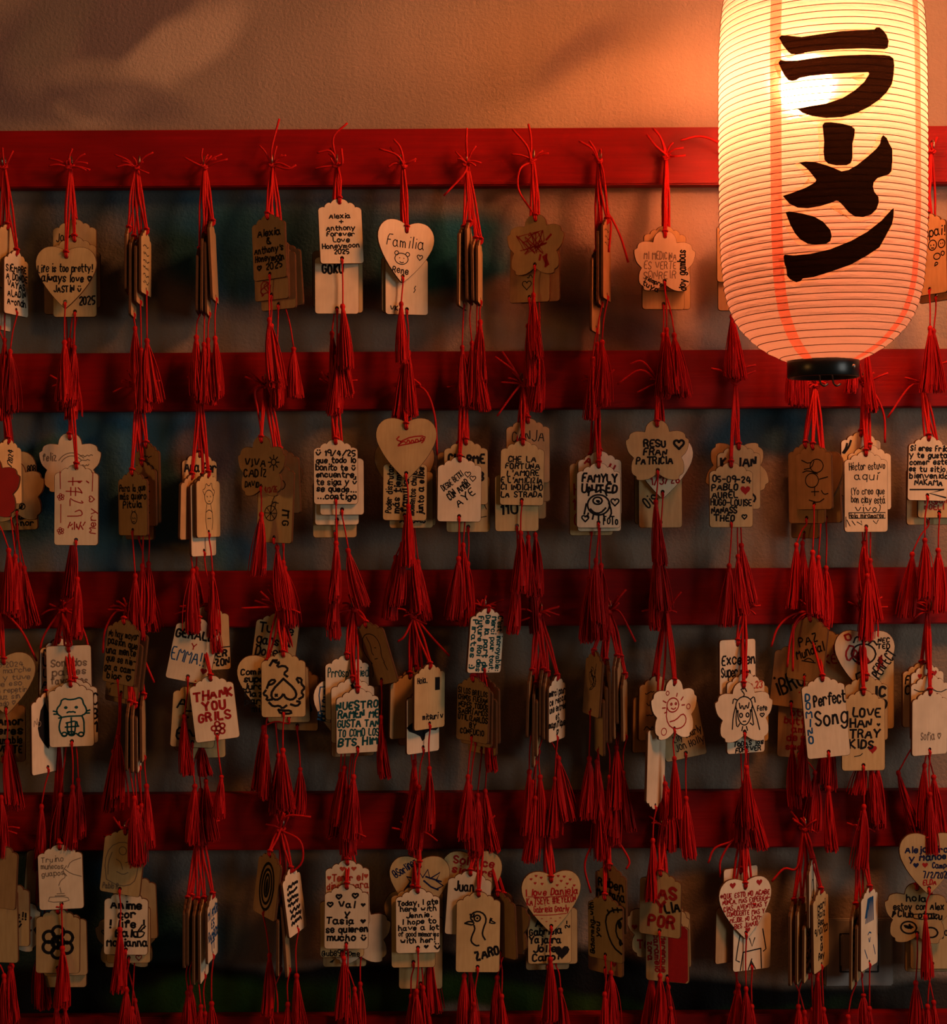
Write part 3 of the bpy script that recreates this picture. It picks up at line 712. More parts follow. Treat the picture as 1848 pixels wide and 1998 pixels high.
# ------------------------------------------------------------------ the wish tags, rail by rail
def behind(what): return 'wooden tag mostly hidden behind the ' + what
BUN = {}
def bundle(near, x): BUN[near] = x; return 'BUNDLE ' + near
def hidden(shape, what, *rows, **kw):
    for q in rows:
        x, y, lay = q[:3]; yaw = q[3] if len(q) > 3 else 0; dx = q[4] if len(q) > 4 else 0; tint = q[5] if len(q) > 5 else 't'
        tag(shape, x, y, yaw, dx, lay, tint, behind(what), **kw)
def lines(n, x0=-30, x1=30, z0=-25, z1=-95, seed=3, pen=1.3, c='k'):
    r = random.Random(seed); out_ = []
    for i in range(n):
        z = z0 + (z1 - z0) * i / max(1, n - 1); p = []; x = x0 + r.uniform(0, 6)
        while x < x1 - r.uniform(0, 12): p.append((x, z + r.uniform(-3.5, 3.5))); x += r.uniform(2, 4)
        if len(p) > 1: out_.append(pl(p))
    return k(';'.join(out_), pen, c)

# ---- highest rail
hook(1, 8, 315)
tag('S', 30, 497, 58, 0, 0, 'p', 'pale wooden tag with a siempre message, beside the too-pretty heart', [t('SIEMPRE|A DONDE|VAYAS|ALADIN|A-ondn', pen=2.2)], T=(20, 690, 2))
tag('S', 12, 446, 62, 0, 3, 't', behind('siempre message tag'), T=(9, 668))
tag('S', -4, 525, 58, 0, 2, 'p', behind('siempre message tag'), T=(12, 700, -3))
hook(1, 138, 315)
tag('H', 130, 502, 0, -3, 0, 't', 'heart-shaped wooden tag reading Life is too pretty', [t('Life is too pretty!|always love ♡', (-53, -12, 54, -50), 2.3), t('JASTIN ☺', (-22, -54, 30, -70), 2.0)], T=(126, 672, 0))
tag('L', 146, 470, 0, 0, 3, 't', 'long wooden tag dated 2025 behind the too-pretty heart', [t('2025', (8, -108, 38, -128), 2.2)], T=(145, 682, -2))
tag('S', 146, 436, 0, 0, 4, 't', 'wooden tag with a short name above the too-pretty heart', [t('Jose', (-36, -16, -6, -38), 1.4)], T=(136, 668))
tag('S', 128, 496, 0, 0, 5, 'b', behind('too-pretty heart'), T=(131, 690, -1))
tag('S', 154, 484, 0, 0, 5, 't', behind('too-pretty heart'), T=(140, 700, 2))
hook(1, 268, 315)
B = bundle('too-pretty heart', 130)
tag('S', 249, 453, 80, 0, 2, 'b', B, T=(264, 645, 1))
tag('L', 259, 470, 78, 1, 1, 'b', B, T=(274, 692))
tag('S', 271, 476, 76, 0, 0, 'b', B, T=(276, 688, 2))
tag('S', 283, 457, 72, 0, 0, 't', B, [lines(6)], T=(287, 669, 2))
hook(1, 400, 315)
B = bundle('ampersand honeymoon tag', 524)
tag('S', 388, 494, 82, 0, 1, 'b', B, T=(383, 662, -1))
tag('L', 397, 463, 83, 0, 0, 'b', B, T=(398, 676))
tag('L', 404, 468, 80, 1, 2, 'b', B, T=(406, 668, 0))
tag('L', 412, 440, 77, 9, 1, 'b', B, T=(420, 664, 3))
hook(1, 532, 312)
tag('S', 524, 426, -42, 3, 0, 'b', 'brown honeymoon tag with an ampersand, turned away from the lantern', [t("Alexia|&|Anthony's|Honeymoon|♡ 2025", pen=2.6)], T=(526, 628, 1), ends=[[(530, 290), (545, 232)], [(560, 330), (578, 322)]])
tag('S', 529, 467, -40, 2, 1, 'b', 'brown wooden tag with red scribble behind the ampersand honeymoon tag', [k(scrib(-15, -95, 18, 18, 14, 4), 1.8, 'r')], T=(529, 640))
hidden('S', 'ampersand honeymoon tag', (542, 486, 2, -38, 2, 'b'), T=(541, 682, 1))
hidden('S', 'ampersand honeymoon tag', (553, 482, 3, -40, 6, 't'), T=(573, 684, 0, 95))
hook(1, 657, 312)
tag('S', 662, 396, 14, 5, 0, 'p', 'pale honeymoon tag with a plus sign, six written lines', [t('Alexia|+|Anthony|Forever|Love|Honeymoon|2025', pen=2.8)], T=(669, 602, 4), ends=[[(645, 295), (618, 298)], [(650, 270), (678, 240)]])
tag('S', 657, 494, 5, 0, 1, 'p', 'wooden tag with one black word, hanging behind the plus-sign honeymoon tag', [t('GOKU', (-28, -20, 12, -42), 3)], T=(657, 700, 0), ends=[[(668, 318), (666, 290)]])
hidden('S', 'plus-sign honeymoon tag', (665, 492, 2, 8, 0, 't'), (652, 482, 3, 8, 0, 't'))
hook(1, 786, 312)
tag('H', 793, 452, 24, -9, 0, 'p', 'heart-shaped wooden tag reading Familia with a bear face', [t('Familia', (-38, -8, 38, -34), 1.3), k(circ(-6, -54, 14, 11) + ';' + circ(-17, -44, 4) + ';' + circ(6, -44, 4) + ';-10,-52 -10,-53;-1,-52 -1,-53;-9,-60 -5,-62 -1,-60', 1.3), k(hrt(32, -46, 6), 1.3), t('Rene', (-22, -68, 10, -84), 1.5)], T=(783, 597, 0), ends=[[(775, 303), (740, 290)], [(782, 290), (768, 272)]])
tag('S', 793, 496, 15, 0, 1, 'p', 'pale wooden tag with a small bolt sign behind the Familia heart', [t('VK', (-34, -100, -18, -112), 1.4), k('18,-62 14,-68 18,-68 14,-75', 1.2)], T=(797, 692, -2))
hidden('S', 'Familia heart', (786, 493, 2, 15, 0, 't'), T=(789, 700, -3))
hook(1, 911, 308)
B = bundle('Familia heart', 793)
tag('L', 903, 452, 74, -2, 0, 't', B, [lines(7, seed=8)], T=(902, 682, -1), ends=[[(910, 280), (911, 250)], [(905, 340), (866, 382)]])
tag('L', 914, 442, 78, 2, 1, 'b', B, T=(921, 674, 0))
tag('S', 926, 474, 77, 2, 0, 'b', B, T=(931, 690, 2))
tag('S', 935, 476, 79, 1, 1, 't', B)
hook(1, 1040, 303)
tag('F', 1046, 430, -28, -2, 0, 't', 'flower-shaped wooden tag covered in dark red scribble', [k(scrib(-8, -44, 34, 24, 38, 3), 1.7, 'r', 0), k('24,-40 34,-30;18,-72 26,-90;22,-70 29,-88;12,-68 10,-78;25,-68 23,-92', 3.2, 'r')], T=(1041, 580, 0), ends=[[(1036, 270), (1031, 242)], [(1028, 285), (1000, 252)], [(1015, 330), (1012, 370), (1042, 418)]])
tag('S', 1036, 472, -26, -3, 2, 't', 'wooden tag with a pencil heart behind the red-scribbled flower', [k(hrt(-6, -84, 10), 1.2), lines(2, -6, 14, -62, -68, 5)], T=(1031, 640, 1))
hidden('S', 'red-scribbled flower', (1052, 472, 3, -24, 0, 't'), T=(1052, 682, -1))
hook(1, 1168, 303)
B = bundle('medicina flower', 1297)
tag('L', 1162, 500, 74, -2, 0, 't', B, [lines(8, seed=9)], T=(1157, 704, -1), ends=[[(1155, 290), (1130, 275)], [(1160, 290), (1150, 275)]])
tag('L', 1171, 448, 78, 0, 1, 'b', B, T=(1166, 676, 0))
tag('L', 1182, 436, 75, 2, 0, 'b', B, [lines(3, z0=-15, z1=-40)], T=(1175, 672, 1), ends=[[(1178, 340), (1186, 410), (1196, 430), (1212, 465), (1226, 512)], [(1186, 410), (1192, 440), (1188, 492)]])
hook(1, 1300, 296)
tag('F', 1297, 462, 8, -1, 0, 'p', 'flower-shaped wooden tag about medicina beside the lantern', [t('MI MEDICINA|ES VERTE|SONREIR', (-42, -28, 22, -84), 1.3, 'g'), t('siempre|tuya', (-42, -80, -6, -104), 2.0, a=-25), t('doy gambas', (24, -26, 44, -104), 2.0, a=90)], T=(1301, 648, 2), ends=[[(1280, 285), (1262, 262)], [(1318, 305), (1338, 303)]])
hidden('S', 'medicina flower', (1297, 449, 2, 10, 0, 't'), (1305, 486, 3, 8, 0, 't'), T=(1316, 658, 5), ends=[[(1290, 270), (1274, 250)]])
hidden('S', 'medicina flower', (1294, 486, 2, 8, 0, 't'))
hook(1, 1432, 300)
BL = 'wooden tag almost covered by the paper lantern'
tag('S', 1441, 432, 0, 0, 1, 't', 'tan tag edge peeking out past the lantern near the medicina flower', T=(1428, 622, 0), ends=[[(1400, 278), (1365, 266), (1328, 274)]])
tag('S', 1443, 488, 0, 0, 2, 'b', 'brown tag edge showing under the tan one past the lantern', T=(1432, 630))
hook(1, 1562, 300); tag('S', 1555, 470, 0, 0, 0, 't', BL, T=(1548, 680, -2)); tag('S', 1565, 460, 0, 0, 1, 't', BL, T=(1562, 674, 1))
hook(1, 1688, 296); tag('S', 1680, 460, 0, 0, 0, 't', BL, T=(1662, 655, 1)); tag('S', 1690, 470, 0, 0, 1, 't', BL, T=(1692, 685, 2))
hook(1, 1817, 284)
tag('L', 1812, 425, -40, 2, 0, 't', 'tall wooden tag with doodled faces peeking out past the lantern', [t('Kampai!', (-38, -18, 40, -40), 2), k(circ(10, -55, 10) + ';' + circ(32, -55, 8) + ';' + circ(20, -78, 8, 6) + ';' + circ(34, -74, 4) + ';6,-54 6,-56;13,-54 13,-56;7,-60 13,-61;30,-54 30,-55;35,-54 35,-55;14,-96 24,-92 16,-88 14,-96', 1.8)], T=(1815, 645, -2))
hidden('S', 'tag with doodled faces', (1825, 470, 2, -40, 2, 'b'), T=(1822, 650, 2))

# ---- second rail
hook(2, 5, 742)
tag('F', -18, 902, -12, 0, 0, 'r', 'flower-shaped tag painted all red beside a dated tag', [], T=(17, 1078, 0))
tag('S', 14, 864, 55, 2, 1, 't', 'wooden tag with a 2024 date written sideways', [t('15/4/2024', (-6, -14, 14, -70), 2.2, a=82)], T=(30, 1090, 1))
tag('F', 28, 912, -10, 6, 2, 't', 'tan flower-shaped tag between the red flower and a heart', [k(circ(12, -78, 6) + ';' + scrib(8, -80, 8, 6, 8, 2), 1.6)], T=(40, 1106, 4))
tag('H', 14, 902, -5, 4, 3, 't', 'heart-shaped tag partly covered by the tan flower, number 808', [t('ty 808', (24, -6, 58, -24), 2.4)], T=(48, 1112, 8))
tag('S', 30, 918, -8, 4, 4, 't', behind('tan flower tag'), [t('amor|nor', (4, -84, 38, -112), 2.4)])
hook(2, 138, 742)
tag('L', 150, 914, 0, -2, 0, 'p', 'long tag with reddish Japanese writing, flowers and a heart', [t('愛してます', (-18, -16, 18, -118), 1.4, 'r', 90), t('Mery ♡', (22, -56, 40, -128), 1.2, 'r', 90), k('-32,-6 -31,-40;-30,-70 -30,-106;32,-8 31,-44', 1.1, 'r'), k(petals(-30, -56, 2.4, 4.5, 5) + ';' + petals(-30, -122, 2.4, 4.5, 5), 1.1, 'r')], T=(151, 1134, 1))
tag('F', 137, 856, 0, 0, 2, 'p', 'flower-shaped wooden tag with faded grey writing behind the Japanese tag', [t('feliz', (-54, -26, -28, -46), 1.4, 'g'), lines(3, 18, 52, -34, -52, 4, 1.2, 'g'), k(circ(4, -58, 30, 30, 12, 40, 150) + ';' + circ(4, -58, 24, 24, 12, 40, 150), 1.2, 'g')], T=(141, 1058, 0))
hook(2, 268, 742)
tag('S', 260, 926, -50, -1, 0, 'b', 'brown tag thanking a loved one above a tiny figure', [t('Para la que|más quiero|Pitula', (-38, -18, 38, -66), 2.3), k(circ(4, -84, 9, 12) + ';-2,-70 0,-74;8,-70 6,-74;0,-84 2,-86;6,-84 8,-86;0,-92 6,-92', 1.3)], T=(264, 1128, 0))
tag('L', 288, 872, -58, 1, 2, 'b', behind('tag thanking a loved one'), [lines(5, z0=-20, z1=-110)], T=(290, 1104, 1))
tag('S', 280, 908, -56, 0, 1, 'b', behind('tag thanking a loved one'), [lines(6, c='k', pen=2)], T=(278, 1108, 0))
tag('S', 274, 936, -50, -1, 3, 't', behind('tag thanking a loved one'), T=(282, 1116))
hook(2, 390, 742)
tag('S', 404, 930, 58, 2, 0, 't', 'narrow turned tag with a thin pen figure, over a white tag', [k(circ(2, -40, 16, 14) + ';-14,-36 -22,-26 -12,-24 -8,-12 2,-20 12,-10 14,-24 24,-28 18,-38;-6,-38 -3,-40;6,-38 9,-40;0,-48 6,-48;-6,-54 -12,-82 -6,-104;8,-54 16,-82 12,-104;-10,-70 2,-64 14,-70;-4,-82 8,-82', 1.1)], T=(415, 1124, 3))
tag('L', 394, 936, 56, 2, 1, 'p', 'plain white long tag turned to the side behind a pen figure', [], T=(411, 1158, 3))
tag('S', 388, 890, 38, 0, 3, 't', 'wooden tag with two bold words above the plain white tag', [t('Ana Fer', (-36, -12, 40, -34), 3)], T=(383, 1114, 6))
tag('S', 372, 934, 62, -2, 3, 'b', behind('plain white long tag'), T=(376, 1118, -3))
hook(2, 517, 740)
tag('F', 512, 862, -42, -2, 0, 'b', 'flower-shaped tag greeting Cádiz with a drawn sun', [t('VIVA|CÁDIZ', (-44, -30, 14, -70), 2.2), k(circ(32, -40, 6) + ';32,-26 32,-32;32,-48 32,-56;18,-40 24,-40;40,-40 46,-40;22,-30 26,-34;42,-30 38,-34;22,-50 26,-46;42,-50 38,-46', 1.8), t('DAVID', (-42, -76, -6, -90), 2.2), t('4/3/26', (8, -86, 40, -100), 1.8, 'r')], T=(510, 1008, 0), ends=[[(498, 762), (503, 800), (511, 848)], [(496, 742), (478, 735)]])
tag('L', 541, 910, -30, -6, 2, 't', 'long wooden tag with a sideways bicycle drawing and big letters', [t('ITG', (16, -70, 36, -128), 2.2, a=-90), k(circ(-10, -92, 15) + ';' + circ(14, -36, 9) + ';-10,-92 -8,-70 2,-52 14,-36;-8,-70 8,-72;-12,-78 4,-66 0,-80;' + ';'.join('-10,-92 %.1f,%.1f' % (-10 + 14 * math.cos(i * .78), -92 + 14 * math.sin(i * .78)) for i in range(8)), 1.2)], T=(541, 1072, 3))
tag('S', 548, 884, -36, 3, 3, 't', behind('bicycle tag'), T=(553, 1102, 5))
tag('F', 540, 892, -30, 3, 4, 'b', behind('bicycle tag'), T=(556, 1112, 7))
hook(2, 650, 742)
tag('S', 655, 865, 4, 0, 0, 'p', 'pale tag filled with a que todo lo bonito wish', [t('☺ 19/4/25|que todo lo|bonito te ☺|encuentre,|te siga y ☺|se quede...|...contigo', (-38, -12, 38, -110), 2.6)], T=(656, 1064, 0))
tag('S', 667, 886, 4, 0, 1, 'p', behind('que todo lo bonito tag'), T=(680, 1078, 12))
tag('S', 657, 906, 4, 0, 2, 'p', behind('que todo lo bonito tag'), T=(654, 1110, -2))
tag('S', 653, 931, 4, 0, 3, 't', behind('que todo lo bonito tag'), T=(650, 1134, -1))
hook(2, 788, 742)
tag('H', 793, 836, 0, -1, 0, 't', 'heart-shaped tag with only a red signature', [k('-14,-16 -20,-22 -8,-26 -18,-34 -4,-24 0,-30 4,-20 8,-30 12,-20 16,-30 20,-18 26,-28 30,-16 36,-22 30,-28;-16,-34 34,-24 38,-14 10,-16 -12,-26', 1.9, 'r')], T=(797, 992, 0), ends=[[(828, 760), (848, 810), (853, 888)], [(820, 752), (800, 735)]])
tag('S', 791, 897, 0, -2, 1, 't', 'wooden tag written sideways below the red-signature heart', [t('Poder disfrutar|más tiempo|familia y|momentos chulos|junto a ellos', (-38, -14, 38, -106), 2.4, a=88)], T=(785, 1066, -3))
tag('S', 802, 912, 2, 0, 2, 't', behind('red-signature heart'), [lines(2, -26, 34, -96, -106, 7, 2)], T=(772, 1092, -8))
tag('H', 789, 880, 0, 0, 3, 'b', behind('red-signature heart'), T=(806, 1084, 6))
tag('S', 808, 908, 2, 0, 3, 't', behind('red-signature heart'), T=(816, 1100, 9))
hook(2, 905, 740)
tag('S', 897, 899, 5, -2, 0, 'p', 'wooden tag with slanted words and three small hearts', [t('DESDE BETXI|CON AMOR|AYE', (-27, -26, 22, -86), 1.7, a=38), k(hrt(16, -26, 6) + ';' + hrt(26, -34, 6) + ';' + hrt(14, -48, 6), 1.2)], T=(895, 1094, 0))
tag('S', 909, 866, 3, 0, 1, 't', 'wooden tag with bold capitals behind the three-hearts tag', [t('CHARME', (-34, -18, 36, -40), 3.2), t('B', (20, -52, 38, -74), 4)], T=(904, 1068, 0))
tag('S', 896, 874, 3, 0, 3, 'b', behind('three-hearts tag'), T=(899, 1100))
tag('S', 913, 920, 3, 0, 2, 't', behind('three-hearts tag'), [k('10,-70 30,-60 36,-74;12,-92 36,-88', 1.1)], T=(913, 1104, 1))
hook(2, 1022, 738)
tag('S', 1020, 867, 4, -3, 0, 't', 'wooden tag about fortuna and amore in thin capitals', [t("CHE LA|FORTUNA|L'AMORE|E L'AMICIZIA|CI INDICHINO|LA STRADA", (-40, -22, 40, -104), 1.8)], T=(1016, 1044, 1), ends=[[(1005, 725), (966, 696)], [(1003, 720), (980, 686)], [(1000, 770), (970, 812)]])
tag('S', 1030, 824, 3, 0, 2, 'b', 'brown tag with faint capitals above the fortuna tag', [t('CANJA', (-32, -14, 30, -40), 1.3)], T=(1031, 1052, -1))
tag('S', 1028, 862, -8, 3, 3, 'b', behind('fortuna tag'), T=(1045, 1048, 3))
tag('S', 1008, 918, 4, 0, 1, 't', 'wooden tag numbered 110 below the fortuna tag', [t('110', (-34, -62, 4, -88), 2.8)], T=(1007, 1120, -1))
tag('S', 1023, 895, 0, 0, 3, 't', behind('fortuna tag'), T=(1040, 1120, 3))
hook(2, 1165, 738)
tag('S', 1168, 911, 3, -1, 0, 'p', 'white tag reading FAMYLY UNITED over a bearded smiling face', [t('FAMYLY|UNITED', (-32, -12, 36, -52), 3.6), k(circ(0, -74, 22, 20) + ';' + circ(-2, -66, 9, 7) + ';-4,-66 2,-66 0,-70 -4,-66;-16,-82 -8,-90 4,-90 14,-80;-20,-56 -18,-46 -8,-44 -4,-50 4,-44 12,-46 16,-56;-20,-90 -22,-98;-10,-94 -12,-102;0,-96 0,-103;10,-94 12,-102;20,-70 26,-88 22,-98;-24,-72 -28,-92', 2.6), k(hrt(32, -68, 8) + ';' + hrt(-26, -100, 7), 2.2), t('FoTo', (10, -94, 38, -114), 3)], T=(1163, 1098, 0))
tag('S', 1170, 888, 3, 0, 2, 'p', 'pale tag with red capitals peeking above the FAMYLY UNITED tag', [t('A   H', (-30, -8, 26, -28), 2.6, 'r', -20)], T=(1173, 1108, 1))
tag('S', 1169, 918, 3, 0, 1, 'p', behind('FAMYLY UNITED tag'), T=(1165, 1130))
tag('L', 1153, 896, 4, 0, 3, 't', 'long tan tag with red marks behind the FAMYLY UNITED tag', [t('H|10|O', (-36, -46, -18, -132), 2, 'r')], T=(1150, 1134, -1))
hook(2, 1285, 738)
tag('F', 1282, 831, -2, 1, 0, 't', 'flower-shaped tag with three bold names and a heart', [t('RESU|FRAN|PATRICIA', (-40, -26, 30, -76), 3.6), k(hrt(42, -36, 10), 3.4)], T=(1280, 984, 2), ends=[[(1255, 706), (1229, 711)], [(1250, 722), (1205, 750)]])
tag('H', 1294, 873, 3, -2, 2, 'p', 'heart-shaped tag with a red date behind the three-names flower', [t('1/3/26', (-24, -54, 32, -74), 1.9, 'r', 6)], T=(1286, 1080, 0))
tag('L', 1288, 881, 2, 0, 3, 't', 'long tan tag with a slanted word behind the dated heart', [t('¡Ois', (-42, -84, -8, -112), 2, a=40)], T=(1277, 1110, -2))
tag('S', 1280, 905, 2, 0, 4, 't', behind('dated heart tag'))
hook(2, 1435, 737)
tag('S', 1426, 910, 4, 0, 0, 't', 'wooden tag listing five names under the date 05-09-24', [t('05-09-24', (-36, -18, 38, -33), 2.8), t('PABLO|AUREL', (-38, -33, 14, -63), 2.8), t('HUGO-LOUISE', (-40, -63, 40, -78), 2.8), t('NANASS|THÉO', (-39, -78, 10, -108), 2.8), f(hrt(28, -46, 10), 'r'), k(hrt(26, -98, 5), 2)], T=(1423, 1108, 1), ends=[[(1450, 720), (1475, 712)], [(1410, 725), (1388, 719)]])
tag('S', 1441, 875, 4, 0, 1, 't', 'wooden tag with one bold name behind the five-names tag', [t('KILIAN', (-34, -14, 34, -38), 3), k('26,-88 34,-96 30,-104', 3)], T=(1440, 1090, 2))
tag('Fi', 1438, 884, -4, 0, 3, 't', 'upside-down flower-shaped tag behind the five-names tag', [], T=(1447, 1068, 6))
hook(2, 1590, 742)
tag('S', 1588, 875, -38, 1, 0, 'b', 'brown tag with loose pen loops, hanging under the lantern', [k('-28,-22 -10,-30 4,-20 -4,-38 -22,-40;' + circ(8, -34, 16, 13) + ';' + circ(-4, -62, 16, 14) + ';-26,-46 -14,-42 10,-50;14,-60 34,-56;-6,-84 12,-84;2,-76 2,-92;18,-82 24,-90 34,-88;-12,-100 10,-106 24,-98', 1.5)], T=(1586, 1082, 0))
tag('L', 1574, 872, -36, 0, 2, 'b', behind('pen-loops tag'), T=(1554, 1068, -2))
tag('H', 1606, 902, -48, -3, 2, 't', 'heart-shaped tag turned sideways behind the pen-loops tag', [], T=(1597, 1092, 0))
tag('S', 1610, 902, -50, 3, 3, 't', behind('pen-loops tag'), T=(1612, 1112, 0))
tag('L', 1570, 902, -52, 0, 4, 'b', behind('pen-loops tag'), T=(1566, 1064, 1))
hook(2, 1685, 738)
tag('L', 1689, 888, 3, 0, 0, 'p', 'long pale tag of thin handwriting with a boxed line', [t('Héctor estuvo|aquí', (-32, -12, 38, -50), 1.2), t('(Yo creo que|bon clay está|vivo)', (-30, -62, 36, -112), 1.2), k('-34,-112 38,-112 38,-123 -34,-123 -34,-112;-40,-120 -40,-140;-38,-126 -32,-138;-28,-128 -22,-136;-18,-130 -8,-136 -10,-128;14,-128 20,-134 24,-126', 1.2, 'k', 0), t('Hola miramares', (-32, -112, 36, -123), 1.1)], T=(1693, 1128, 1), ends=[[(1705, 765), (1725, 810), (1727, 864)], [(1715, 735), (1733, 728)]])
tag('S', 1696, 876, 3, 0, 1, 'p', behind('boxed-line long tag'), T=(1698, 1098, 1))
tag('S', 1679, 850, 14, 0, 3, 'p', 'white tag with bold initials and curved strokes above the boxed line', [t('JP', (-12, -22, 12, -42), 4), k('-30,-16 -33,-26 -39,-34;-22,-10 -26,-22 -36,-34', 3.4)], T=(1690, 1140, 1))
tag('S', 1690, 893, 3, 0, 2, 'p', behind('boxed-line long tag'))
hook(2, 1800, 738)
tag('S', 1811, 858, 14, -3, 0, 'p', 'white tag beginning Si eres, bold lines over a zigzag', [t('Si eres Friki|y te gusta|comer este|es tu sitio,|bienvenido|NAKAMA', (-40, -10, 42, -90), 2.6), k('-38,-98 36,-96 4,-104 40,-112', 2.2, 'k', 0)], T=(1805, 1058, 1), ends=[[(1775, 755), (1732, 815)], [(1830, 715), (1850, 705)]])
tag('S', 1832, 892, 4, 0, 1, 't', 'wooden tag with red words under the Si eres tag', [t('Mteamo|NOELI ♡', (-38, -78, 38, -104), 1.7, 'r')], T=(1831, 1078, 4))
tag('S', 1810, 906, 4, 0, 3, 't', behind('Si eres tag'), T=(1780, 1086, -1))

# ---- third rail
hook(3, 2, 1180)
tag('H', 8, 1294, 8, 4, 0, 't', 'heart-shaped tag closely covered in thin grey handwriting', [t('01.03.2024|te me marche|tuve y tuve|hace eso|mucho repetir|+ luz sin|bado ♡', (-50, 4, 50, -84), 1.2, 'g')], T=(14, 1452, 1), ends=[[(20, 1205), (45, 1235), (72, 1290)]])
tag('S', 6, 1368, 5, 0, 2, 'b', 'brown tag with bold words below the grey-handwriting heart', [t('Amor|eres|amable|VERTE', (-10, -30, 36, -104), 2.6)], T=(22, 1462, 3))
hook(3, 123, 1178)
CAT = '-18,-28 -20,-36 -26,-42 -28,-50 -24,-56 -18,-60 -22,-70 -24,-82 -20,-94 -14,-98 -8,-94 -6,-88;-18,-28 -12,-24 -4,-27 8,-26 16,-23 22,-26 24,-36 28,-42 30,-50 26,-56 20,-58 24,-68 24,-82 24,-94 20,-100 14,-98 8,-92 4,-95 -4,-95 -8,-92;-24,-62 -14,-60 -4,-59 8,-59 20,-59;-26,-50 -34,-48;-26,-54 -33,-54;30,-50 36,-48;29,-54 35,-54;-8,-52 -4,-50 0,-51 4,-50 8,-52;-10,-72 10,-68 12,-78;-12,-80 14,-79;0,-62 0,-94;-8,-72 -8,-94 6,-94 8,-72;' + circ(-14, -94, 5, 4) + ';' + circ(18, -95, 5, 4) + ';' + circ(0, -93, 6, 4)
tag('S', 138, 1338, 6, 2, 0, 'p', 'pale tag with a lucky cat drawn in green', [k(CAT, 2.3, 't'), f(circ(-10, -42, 3.6, 3), 't'), f(circ(10, -42, 3.6, 3), 't')], T=(142, 1540, 0))
tag('S', 146, 1332, 6, 2, 2, 'p', behind('green lucky cat tag'), [t('C|B|1', (34, -20, 42, -100), 2.4)], T=(153, 1526, 3))
tag('Si', 134, 1270, 10, 2, 3, 'p', 'upside-down pale tag about favourite places above the lucky cat', [t('Son dos|paises|favoritos', (-34, -14, 34, -66), 1.8, 'g')], T=(118, 1556, -3), ends=[[(108, 1205), (82, 1250), (76, 1312)], [(150, 1205), (172, 1260), (175, 1326)]])
tag('S', 113, 1253, 36, -2, 4, 'p', behind('upside-down favourite-places tag'), [t('N|U|L|A|M', (-40, -6, -20, -110), 2)], T=(115, 1452, 0, 190))
tag('L', 90, 1358, 46, 2, 3, 'p', 'long white tag with a dark shaded flame shape', [f('-18,-26 -6,-10 2,-30 14,-46 18,-70 8,-92 2,-104 -10,-92 -22,-76 -26,-60 -22,-44'), t('No', (-36, -40, -18, -58), 1.2, 'g')], T=(81, 1578, 0))
hook(3, 250, 1180)
tag('S', 244, 1216, -45, -14, 0, 'b', 'orange-brown tag quoting a mind that refuses to change', [t('No hay mayor|pasión que|una mente|que se nie-|ga a cam-|biar ♡', (-38, -14, 40, -112), 2.4)], T=(231, 1442, 1), ends=[[(225, 1195), (205, 1230), (201, 1274)], [(262, 1205), (280, 1280), (301, 1332)]])
tag('S', 249, 1244, -44, -14, 1, 'b', behind('orange-brown quotation tag'), [k('-30,-96 10,-80 36,-70;-30,-104 -30,-112', 1.5)], T=(233, 1462))
tag('S', 249, 1254, -44, -14, 2, 'b', behind('orange-brown quotation tag'), [k('-20,-100 8,-110 24,-96', 1.8)], T=(222, 1470, -2))
tag('S', 264, 1226, -52, -14, 3, 'p', behind('orange-brown quotation tag'), [lines(4, seed=12)], T=(275, 1572, 1))
B = bundle('lucky cat tag', 138)
tag('S', 251, 1378, 80, -1, 0, 'b', B, [lines(6, seed=13)], T=(262, 1562, 0))
tag('S', 260, 1382, 80, 1, 1, 'b', B, T=(268, 1580, 1))
tag('S', 269, 1384, 80, 1, 0, 'p', B, T=(276, 1576, -1))
tag('S', 278, 1364, 80, 2, 1, 'b', B, T=(286, 1538, 3))
hook(3, 385, 1180)
tag('S', 411, 1326, 6, 14, 0, 'p', 'tilted tag reading THANK YOU GRILS in red', [t('THANK|YOU|GRILS', (-40, -18, 40, -82), 3.6, 'r'), k(petals(4, -96, 5, 9, 5), 2.4, 'r')], T=(432, 1518, -2, 80))
tag('S', 389, 1214, 4, -26, 1, 'p', 'leaning tag with two names and a small red heart', [t('GERALD', (-38, -16, 34, -36), 2.6), t('Y', (-8, -42, 6, -56), 1.5, 'r'), t('EMMA!!', (-38, -54, 26, -86), 1.6, 'b'), f(hrt(28, -92, 7), 'r')], T=(360, 1402, 0))
tag('S', 403, 1190, 10, 4, 3, 't', 'wooden tag with boxed capitals behind the two-names tag', [t('SER|I-ZON', (0, -78, 40, -112), 2.4), k('-4,-76 42,-74', 1.6)], T=(394, 1456, 1, 60))
tag('S', 382, 1340, 8, -8, 2, 't', behind('THANK YOU tag'), [t('AL|F|EN', (-34, -14, 6, -108), 2.4)], T=(380, 1538, -4))
tag('S', 395, 1361, 5, 2, 3, 't', behind('THANK YOU tag'), T=(402, 1528, 4))
tag('S', 386, 1346, 20, -4, 4, 'b', behind('THANK YOU tag'), T=(392, 1546, 3))
hook(3, 545, 1172)
